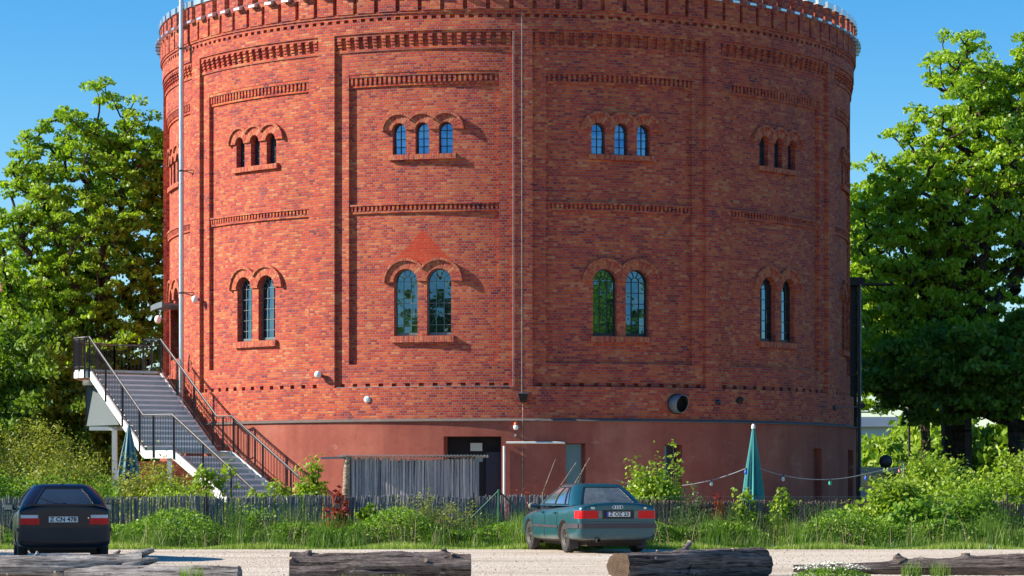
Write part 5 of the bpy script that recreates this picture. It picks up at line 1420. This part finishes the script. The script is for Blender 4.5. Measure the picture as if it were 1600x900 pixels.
# dark hatchback
hd2 = rad(90+12.5)
car2 = empty("parked_car", (-8.27, -39.9, .004), hd2, "dark aubergine hatchback with rear wiper parked in the shade at the left", "car")
WX2 = (-1.25, 1.22)
stn2 = [(-2.03, .82, .36, .90, .98), (-2.02, .92, .28, .965, 1.03), (-1.97, .97, .235, .98, 1.04), (-1.80, .995, .22, .965, 1.02), (-1.25, 1.0, .2, .92, .96), (-.6, 1.0, .19, .90, .95), (0, 1.0, .19, .89, .95), (.7, 1.0, .19, .88, .95),
        (1.05, .99, .2, .85, .92), (1.5, .97, .22, .78, .85), (1.85, .93, .25, .70, .75), (2.03, .86, .28, .60, .64), (2.09, .75, .32, .54, .56)]
body2 = body_shell(stn2, .845, WX2, .30, M['paint_dark'], car2, M['underside'])
greenhouse(car2, M['paint_dark'], (-1.90, .95), (-1.28, .05), .765, .530, .955, 1.33, .062, [(.10, .40), (.46, .92)], M['car_glass_clean'], M['glass_dark'], .045, (.20, .22), 0)
for x in WX2:
    for y in (.715, -.715): wheel(car2, x, y, .30, .18)
for s in (1, -1):
    o = curved_panel("tail_light", M['lamp_red'], car2, (s*.44, s*.775), .665, .775, lambda y, z: ray_x(body2, y, z), .014)
    curved_panel("reversing_light", M['lamp_clear'], o, (s*.46, s*.765), .778, .835, lambda y, z: ray_x(body2, y, z), .014)
    side_strip("bumper_strip", M['dark_bumper'], car2, body2, -1.97, -1.62, .54, .60, s, .016)
    mirror(car2, .80, s*.82, .95, M['paint_dark'])
plate(car2, ray_x(body2, 0, .755)-.02, .02, .755, .52, .11, "Z CN 478", False)
curved_panel("bumper", M['dark_bumper'], car2, (-.80, .80), .37, .60, lambda y, z: ray_x(body2, y, min(z, .58)), .03)
curved_panel("lip_spoiler", M['paint_dark'], car2, (-.70, .70), .995, 1.025, lambda y, z: ray_x(body2, y, .93)+.02, .05, 2)
m = MB(); m.tube([(-1.93, .03, 1.03), (-1.93, .16, 1.04), (-1.80, .52, 1.17)], .008, 6); m.box((-1.925, .0, 1.035), (.05, .06, .03)); m.build("rear_wiper", M['seal'], car2)
m = MB(); m.box((-.2, 0, .20), (3.2, 1.15, .10)); m.box((-1.85, 0, .27), (.25, 1.1, .12)); m.build("underbody", M['underside'], car2)
m = MB(); m.box((-2.05, -.42, .78), (.01, .02, .02)); m.build("lock", M['chrome'], car2)
m = MB(); m.box((-1.20, .0, 1.375), (.05, .03, .03)); m.build("washer_jet", M['seal'], car2)
# ---------------------------------------------------------------- verge grass and weeds
g = np.random.default_rng(11)
def hv(x, y):
    t = np.clip((y+33.1)/1.0, 0, 1)
    return (.10+.46*t)*(.70+.25*np.sin(x*1.3+1)+.25*np.sin(x*3.1)+.20*np.sin(x*7.3))
Q1, t1 = blades(42000, (-13.5, 13.5), (-33.15, -29.7), hv, .014, g)
tag(np_quads("verge_grass", Q1, np.clip(t1*.8-.12+.25*np.tile(np.sin(Q1[:len(Q1)//2, 0, 0]*.9)*np.sin(Q1[:len(Q1)//2, 0, 0]*2.7+1), 2), 0, 1), M['grass']), "tall bright grass along the foot of the reed fence", "grass", kind='stuff')
Q2, t2 = blades(26000, (-13.5, 13.5), (-33.3, -32.2), lambda x, y: .10+.06*np.sin(x*2.1), .012, g)
tag(np_quads("short_grass", Q2, np.clip(t2+.25, 0, 1.2), M['grass']), "short yellowish grass fringe where the verge meets the gravel", "grass", kind='stuff')
def cover(xr, yr, n, h, s, leaf, label, seed):
    q = np.random.default_rng(seed); P = np.stack([q.uniform(*xr, n), q.uniform(*yr, n), np.zeros(n)], 1); hh = h*(.6+.4*np.sin(P[:, 0]*1.9+seed)*np.sin(P[:, 0]*.7))
    P[:, 2] = q.random(n)**.7*hh+.03
    tag(np_quads("weed_cover", leaf_quads(P, s, .4, None, .5, q), q.random(n), leaf), label, "weeds", kind='stuff')
Q3, t3 = blades(1500, (-13.5, 13.5), (-32.9, -29.8), lambda x, y: .70+.2*np.sin(x*2.2), .008, g, .5)
tag(np_quads("dry_grass", Q3, np.clip(t3*.3+.75, 0, 1), M['reed_brown']), "dry straw coloured stems standing among the green weeds", "dry grass", kind='stuff')
cover((-13.5, 13.5), (-32.2, -29.6), 70000, .86, .034, M['leaf_weed'], "low mixed leafy weeds filling the verge", 3)
cover((-18, -3.4), (-29, -14), 40000, 1.1, .045, M['leaf_olive'], "rough leafy undergrowth behind the fence at the left", 4)
cover((9.5, 24), (-28.5, -2), 50000, .9, .05, M['leaf_bush'], "rough leafy undergrowth behind the fence at the right", 5)

# weeds along the verge that stand out one by one: x, y, spread, stems, height, kind, label
weeds = [
 (-8.95+3.0, -31.6, (.45, .35), 26, 1.00, 'leaf_weed', "bright nettle clump just right of the dark hatchback"),
 (-4.6, -31.4, (.60, .4), 34, .95, 'leaf_weed', "nettle clump beneath the foot of the staircase"),
 (-3.65, -31.7, (.40, .3), 22, .70, 'leaf_weed', "low nettle clump under the left corner of the hut"),
 (-1.9, -31.5, (.60, .4), 34, .78, 'leaf_weed', "nettle clump below the middle of the reed hut"),
 (-1.0, -31.9, (.50, .3), 24, .60, 'leaf_weed', "low nettle clump between the hut and the teal car"),
 (-.3, -31.4, (.45, .3), 26, .72, 'leaf_weed', "nettle clump under the green braced post"),
 (.35, -31.2, (.35, .3), 18, .80, 'leaf_weed', "nettle clump touching the teal car's bonnet"),
 (-9.9, -31.2, (.6, .4), 26, .95, 'leaf_weed', "shaded nettle clump left of the dark hatchback"),
 (3.9, -31.8, (.45, .3), 30, .80, 'leaf_weed', "nettle clump right behind the teal car's tail"),
 (4.9, -31.5, (.60, .4), 34, .88, 'leaf_weed', "nettle clump below the big leafy vine right of the teal car"),
 (5.9, -31.7, (.50, .3), 26, .80, 'leaf_weed', "nettle clump at the foot of the teal parasol"),
 (7.0, -31.4, (.60, .4), 30, .88, 'leaf_weed', "nettle clump under the bare brown stretch of reed fence"),
 (12.2, -31.6, (.60, .4), 34, 1.15, 'leaf_weed', "tall nettle clump at the far right end of the verge"),
 (10.6, -31.8, (.60, .3), 26, .75, 'leaf_weed', "low nettle clump below the gap in the right bushes")]
for i, (x, y, sp, n, h, mt, lab) in enumerate(weeds): stalks("nettle_clump", lab, "nettles", (x, y), sp, int(n*2.2), h*1.12, 20, .036, M[mt], 300+i, "nettle clumps along the verge")
bush("broom_shrub", "dense dark green broom shrub leaning on the fence below the hut", "shrub", (-1.75, -30.6, .1), (1.35, .5, .92), 300, 26, .030, M['leaf_olive'], 41, .18, asp=.35)
bush("broom_shrub", "loose mid green shrub on the verge left of the broom shrub", "shrub", (-5.35, -31.0, .05), (.7, .4, .75), 120, 24, .04, M['leaf_weed'], 42, .18, asp=.4)
bush("creeper", "small red and green creeper climbing the fence below the stair foot", "creeper", (-3.0-.75, -30.2, .25), (.32, .15, .85), 34, 14, .055, M['leaf_red'], 43, .12)
bush("creeper", "yellow green creeper sprig on the fence beside the red creeper", "creeper", (-2.95-.15, -30.1, .55), (.28, .12, .55), 20, 12, .055, M['leaf_bush'], 44, .10)
# behind the fence, left: yellowish slope of shrubs
for i, (x, y, z, r, ncl, mt, lab) in enumerate([
 (-15.4, -17.5, .2, (2.0, 1.6, 3.5), 420, 'leaf_olive', "large yellow green shrub at the left edge above the dark hatchback"),
 (-13.1, -16.0, .2, (1.7, 1.5, 2.7), 380, 'leaf_olive', "yellow green shrub beneath the grey panel of the staircase"),
 (-11.6, -20.0, .1, (1.5, 1.2, 1.9), 300, 'leaf_olive', "shrub with faded leaves left of the blue parasol"),
 (-9.4, -20.5, .1, (1.3, 1.0, 1.65), 260, 'leaf_olive', "yellowish shrub in front of the low brick wall"),
 (-10.9, -24.5, .1, (1.6, .9, 1.4), 240, 'leaf_weed', "green shrub just behind the fence above the hatchback's roof"),
 (-8.3, -22.5, .1, (1.0, .9, 1.35), 170, 'leaf_bush', "small bright shrub at the foot of the lower stair flight"),
 (-12.6, -26.5, .1, (1.4, .8, 1.5), 230, 'leaf_weed', "dark green shrub behind the fence at the far left"),
 ]): bush("shrub", lab, "shrub", (x, y, z), r, int(ncl*1.3), 60, .042, M[mt], 500+i, .32, asp=.5)
bush("sapling", "slender bright sapling growing through the stair railing", "sapling", (-8.0, -19.0, 1.45), (.75, .3, .5), 34, 14, .07, M['leaf_bush'], 61, .16, ground=False)
bush("sapling", "leafy green sapling beside the foot of the staircase against the base wall", "sapling", (-5.55, -15.4, .4), (.42, .35, 1.75), 90, 18, .075, M['leaf_bush'], 62, .2)
bush("sapling", "low leafy sapling between the stair foot and the hut", "sapling", (-6.5, -16.5, .2), (.75, .4, 1.25), 90, 18, .075, M['leaf_bush'], 63, .2)
bush("twig_bush", "bare red twigged bush left of the teal car's roof", "bush", (.05+.35, -26.5, .4), (.55, .3, .95), 60, 7, .028, M['leaf_red'], 64, .12)
m = MB(); 
for a, b, c in (((1.0, 0), .35, 1.98), ((1.25, .1), .60, 1.92), ((1.6, 0), .55, 2.0), ((1.7, 0), .35, 1.85)):
    m.tube([(a[0]-1.3, a[1], 0), (a[0]-1.3+b*.15, a[1], c*.6), (a[0]-1.3+b, a[1], c)], [.016, .013, .006], 5)
o = m.build("bare_shoots", M['fresh_wood']); o.location = (1.1, -27.5, 0); tag(o, "a few bare pale shoots rising behind the teal car's roof", "shoots")
# right of the teal car
bush("vine_bush", "tall bright leafy vine with arching tips right behind the teal car", "vine", (3.45, -27.8, .1), (.80, .6, 1.62), 300, 34, .050, M['leaf_bush'], 71, .24)
bush("vine_bush", "thin leaf covered tendril reaching up at the wall opening behind the leafy vine", "vine", (4.0, -26.8, .8), (.16, .14, 1.50), 34, 10, .055, M['leaf_bush'], 72, .12)
bush("grey_bush", "small silvery grey bush at the fence below the leafy vine", "bush", (4.25, -29.8, .3), (.45, .25, .85), 90, 20, .035, M['leaf_grey'], 73, .15)
bush("creeper", "dark red creeper sprigs right of the silvery bush", "creeper", (4.75, -29.9, .3), (.22, .15, 1.05), 34, 12, .035, M['leaf_red'], 74, .12)
bush("hop_plant", "yellow green hop shoot on the fence right of the teal parasol", "hop plant", (6.25, -29.9, .3), (.30, .2, 1.05), 60, 12, .055, M['leaf_bush'], 75, .13)
bush("hop_plant", "yellow green hop shoot on the fence left of the teal parasol", "hop plant", (5.35, -29.9, .3), (.35, .2, .95), 56, 12, .050, M['leaf_bush'], 76, .13)
for i, (x, y, z, r, ncl, ls, mt, lab) in enumerate([
 (8.7, -29.9, .15, (.95, .45, 1.15), 200, .085, 'leaf_bush', "big leaved hop vine spilling over the fence where the tower ends"),
 (9.1, -31.0, .05, (.8, .5, .75), 110, .095, 'leaf_weed', "broad leaved plant on the verge under the big hop vine"),
 (10.75, -26.8, .1, (1.15, 1.0, 1.30), 260, .07, 'leaf_bush', "bright bush below the round sign"),
 (11.9, -27.5, .1, (1.5, 1.0, 1.45), 280, .07, 'leaf_bush', "bright bush at the right edge behind the fence"),
 (11.15, -20.5, .1, (1.15, 1.2, 2.0), 330, .075, 'leaf_bush', "taller bright bush in front of the thick maple trunk"),
 (13.9, -21.0, .1, (1.9, 1.3, 2.1), 360, .075, 'leaf_bush', "wide bright bush under the maple at the right edge"),
 (12.9, -30.4, .1, (1.0, .45, 1.25), 190, .07, 'leaf_bush', "leafy bush with some yellow leaves over the fence at the right edge"),
 (10.4, -30.3, .1, (.9, .35, 1.0), 150, .06, 'leaf_weed', "grassy green bush over the fence below the round sign"),
 ]): bush("bush", lab, "bush", (x, y, z), r, int(ncl*1.3), 44, ls*.72, M[mt], 800+i, .26)
# flowers and tufts beside the logs
q = np.random.default_rng(31)
n = 1500; a_ = q.uniform(0, 2*PI, n); rr = np.sqrt(q.random(n)); P = np.stack([4.62+rr*np.cos(a_)*.55, -51.35+rr*np.sin(a_)*.32, .03+.20*q.random(n)*(1-.6*rr**2)], 1)
fl = empty("flower_patch", (0, 0, 0), 0, "patch of small white flowers in front of the thin right log", "flowers")
np_quads("foliage", leaf_quads(P, .022, .6, None, .5, q), q.random(n), M['leaf_weed'], fl)
n = 420; a_ = q.uniform(0, 2*PI, n); rr = np.sqrt(q.random(n)); P = np.stack([4.62+rr*np.cos(a_)*.55, -51.35+rr*np.sin(a_)*.32, .12+.16*(1-.6*rr**2)+.02*q.random(n)], 1)
np_quads("blossoms", leaf_quads(P, .013, 1.2, None, .9, q), None, M['blossom'], fl)
for x, y, w_, h, n, lab in ((-4.35, -51.5, .16, .26, 120, "grass tuft in front of the lower grey log"), (-1.75, -51.5, .55, .12, 260, "leafy grass fringe below the dark squared-off log"), (5.75, -51.3, .14, .30, 120, "grass tuft before the middle of the thin right log"),
                          (6.15, -51.35, .14, .30, 110, "grass tuft before the thick part of the right log"), (5.0+.4, -51.45, .5, .10, 160, "low grass right of the white flowers"), (-.55, -51.4, .15, .10, 60, "grass sprout at the right end of the dark squared-off log"), (-6.3, -51.6, .8, .09, 120, "sparse grass along the foot of the silvery log")):
    Q, t = blades(n, (x-w_, x+w_), (y-.08, y+.08), lambda a, b, h=h: np.full(len(a), h), .010, q); tag(np_quads("grass_tuft", Q, t, M['grass']), lab, "grass tuft")
for x, y, c, lab in ((5.72, -32.55, 'blue', "small crumpled blue scrap on the verge edge right of the teal car"), (6.3, -32.9, 'white', "small white paper scrap at the gravel's edge"), (10.3, -33.1, 'zinc', "small pale scrap at the gravel's edge far right")):
    m = MB(); m.add([(-.05, 0, .0), (.05, -.02, .0), (.06, .02, .05), (-.03, .03, .06), (.0, .0, .09)], [(0, 1, 4), (1, 2, 4), (2, 3, 4), (3, 0, 4), (3, 2, 1, 0)]); o = m.build("litter_scrap", M[c]); o.location = (x, y, .004); tag(o, lab, "litter")

# ---------------------------------------------------------------- trees
make_tree("broadleaf_tree", "tall airy broadleaf tree left of the tower with several stems", "tree", (-15.6, 9, 0), 5.2, [((-.4, 0, 10.6), (3.6, 3.4, 5.0)), ((-2.6, -.5, 8.6), (2.7, 2.6, 3.6)), ((2.4, 0, 11.6), (2.0, 2.4, 4.0)), ((-.5, -.5, 6.2), (4.2, 3.0, 2.4)), ((-.3, 0, 14.7), (1.5, 1.6, 2.3)), ((1.9, 0, 14.2), (1.4, 1.6, 2.0)), ((-2.2, -.3, 13.0), (1.2, 1.2, 1.9))], 1150, 75, .085, .40, .26, 5, M['leaf_left'], None, .42, (.2, 0), 3, .0, .40)
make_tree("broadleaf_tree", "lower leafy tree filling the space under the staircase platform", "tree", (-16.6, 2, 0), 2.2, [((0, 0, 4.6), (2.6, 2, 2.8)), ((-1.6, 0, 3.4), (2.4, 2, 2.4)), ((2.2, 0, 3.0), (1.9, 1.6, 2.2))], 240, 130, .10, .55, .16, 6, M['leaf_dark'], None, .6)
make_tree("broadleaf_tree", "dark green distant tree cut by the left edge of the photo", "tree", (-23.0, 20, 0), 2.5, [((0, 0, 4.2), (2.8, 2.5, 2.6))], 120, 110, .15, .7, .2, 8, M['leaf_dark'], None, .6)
make_tree("maple_tree", "tall bright maple with thick forked trunk right of the tower", "tree", (17.2, 10, 0), 6.8, [((1.0, 0, 13.0), (4.3, 3.8, 4.6)), ((-1.6, -.5, 10.3), (2.9, 2.8, 3.2)), ((.6, 0, 16.9), (1.9, 2.2, 2.4)), ((2.9, 0, 17.0), (1.5, 1.8, 1.8)), ((3.4, 0, 15.0), (2.4, 2.4, 3.0)), ((0, -.5, 7.0), (4.6, 3.2, 2.2)), ((-2.2, 0, 12.6), (1.9, 1.8, 1.4))], 1250, 68, .090, .40, .60, 15, M['leaf_maple'], None, .48, (-.1, 0), 1, .0, .40)
make_tree("maple_tree", "rounded lime green tree close against the tower's right side", "tree", (17.6, 20, 0), 5.0, [((-2.4, 0, 8.8), (2.7, 2.8, 4.8)), ((-.4, .5, 8.0), (2.6, 2.8, 3.6)), ((-3.1, 0, 13.2), (1.3, 1.6, 2.3))], 600, 75, .092, .42, .20, 16, M['leaf_maple'], None, .5)
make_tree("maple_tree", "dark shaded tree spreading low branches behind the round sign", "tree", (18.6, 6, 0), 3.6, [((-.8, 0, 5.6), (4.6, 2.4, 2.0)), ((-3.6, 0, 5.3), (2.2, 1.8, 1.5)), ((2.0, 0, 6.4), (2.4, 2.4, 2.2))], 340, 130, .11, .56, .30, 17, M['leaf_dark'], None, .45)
# far belt closing the horizon
for i, (x, y, rx, rz, lab) in enumerate([(19.4, 46, 2.2, 2.9, "pale green sunlit bush in the gap right of the tower"), (23.2, 50, 2.8, 4.4, "pale green sunlit tree behind the lamp post"), (28.5, 48, 3.5, 4.8, "far tree behind the maple at the right edge"), (33, 52, 4.5, 5, "far tree beyond the right edge"),
      (-26.5, 44, 3.2, 3.4, "far tree at the left edge beside the white house"), (-33, 50, 4.2, 4.0, "far tree beyond the left edge"), (-18.0, 52, 4.4, 4.5, "far tree seen between the stair and the tower")]):
    make_tree("background_tree", lab, "tree", (x, y, 0), 1.4, [((0, 0, rz*.62), (rx, 2.8, rz*.62))], 110, 90, .22, .9, .2, 900+i, M['leaf_bush'] if x > 0 else M['leaf_left'], "trees far behind the tower", .6)
# trees standing beside the photographer's view, seen in the windows' reflections and as shade on the hatchback
make_tree("yard_tree", "tree outside the left of the picture shading the dark hatchback", "tree", (-21.5, -43.5, 0), 2.6, [((0, 0, 4.9), (3.0, 4.4, 2.9)), ((0, 4.5, 4.6), (2.4, 3.0, 2.6))], 190, 110, .15, .7, .22, 31, M['leaf_left'], None, .6)
make_tree("yard_tree", "tree outside the right of the picture mirrored in the lower windows", "tree", (24, -41, 0), 3.0, [((0, 0, 6.4), (4.5, 7.5, 4.8))], 240, 110, .2, .9, .25, 32, M['leaf_maple'], None, .6)
make_tree("yard_tree", "tall tree well outside the left of the picture mirrored in the lower windows", "tree", (-31, -66, 0), 4.0, [((0, 0, 8.2), (5.5, 6.5, 5.0))], 190, 110, .22, 1.0, .3, 33, M['leaf_left'], None, .6)

# ---------------------------------------------------------------- far houses, van, sign, lamp post
def house(name, label, x, y, w, d, h, rh, wall, roof, wins):
    root = empty(name, (x, y, 0), 0, label, "building")
    m = MB(); m.box((0, 0, h/2), (w, d, h)); m.build("wall", wall, root)
    m = MB(); e = .4; v = [(-w/2-e, -d/2-e, h), (w/2+e, -d/2-e, h), (w/2+e, d/2+e, h), (-w/2-e, d/2+e, h), (-w/2-e, 0, h+rh), (w/2+e, 0, h+rh)]
    m.add(v, [(0, 1, 5, 4), (2, 3, 4, 5), (1, 2, 5), (3, 0, 4), (3, 2, 1, 0)]); m.build("roof", roof, root)
    for wx, wz in wins:
        m = MB(); m.box((wx, -d/2-.02, wz), (1.1, .08, 1.4)); o = m.build("window", M['white_steel'], root)
        m = MB(); m.box((wx, -d/2-.07, wz), (.95, .03, 1.25)); m.build("pane", M['glass_dark'], o)
    return root
house("far_house", "white house with an orange marked gable glimpsed right of the tower", 24.2, 75, 6, 6, 5.0, .7, M['house'], M['zinc_dull'], [(-3.2, 3.6), (0, 3.6), (3, 3.6)])
m = MB()
for x in (-2.4, -.6, .5): m.box((24.2+x, 71.95, 3.6), (.5, .06, .5))
tag(m.build("shop_banner", M['orange']), "small orange marks on the white house behind the trees", "banner")
house("far_house", "cream house glimpsed through the tree left of the staircase", -21.9, 30, 4.2, 6, 10.0, 1.0, M['house_cream'], M['roof_tile'], [(-.9, 2.4), (.9, 2.4), (-.9, 5.4), (.9, 5.4)])
van = empty("parked_van", (15.2, 12.5, .0), 0, "pale blue grey van half hidden behind the tower's right foot", "van")
m = MB(); prof = [(-2.4, .35), (2.2, .35), (2.4, .6), (2.35, 1.15), (1.75, 1.25), (1.25, 1.95), (1.05, 2.05), (-2.3, 2.05), (-2.4, 1.95)]
k = len(prof); m.add([(x, -.9, z) for x, z in prof]+[(x, .9, z) for x, z in prof], [tuple(range(k)), tuple(reversed(range(k, 2*k)))]+[(i, k+i, k+(i+1) % k, (i+1) % k) for i in range(k)]); m.build("body", M['van'], van)
for a, b in ((-2.1, -1.1), (-.95, .1), (.35, 1.25)):
    m = MB(); m.box(((a+b)/2, -.91, 1.52), (b-a, .03, .62)); m.build("side_window", M['glass_dark'], van)
for x in (-1.5, 1.5): 
    w_ = MB(); w_.lathe([(.001, -.12), (.20, -.12), (.30, -.10), (.33, -.04), (.33, .1)], 24, (x, -.82, .33), axis='Y'); w_.build("wheel", M['tyre'], van)
sg = empty("round_sign", (13.1, 1.0, 0), rad(6), "back of a round road sign on a post right of the tower", "sign")
m = MB(); m.tube([(0, .03, 0), (0, .03, 2.4)], .035, 8); m.build("post", M['steel_dark'], sg)
m = MB(); m.lathe([(.001, -.02), (.23, -.02), (.235, 0), (.23, .01), (.001, .01)], 32, (0, 0, 2.18), axis='Y'); m.build("disc", M['sign_back'], sg)
m = MB(); m.box((0, .015, 2.18), (.3, .02, .05)); m.build("clamp", M['zinc_dull'], sg)
m = MB(); m.tube([(0, 0, 0), (0, 0, 4.3)], .05, 10); lp = empty("lamp_post", (16.1, 15, 0), 0, "thin dark post rising under the shaded maple branches", "post"); m.build("pole", M['steel_dark'], lp)
m = MB(); m.lathe([(.12, 4.3), (.16, 4.5), (.05, 4.62), (.001, 4.64)], 12); m.build("lantern", M['steel_dark'], lp)
m = MB(); m.tube([(0, 0, 0), (0, 0, 8.3)], .035, 8); o = m.build("thin_mast", M['zinc_dull']); o.location = (12.16, .6, 0); tag(o, "thin grey mast standing against the tower's right edge", "mast")
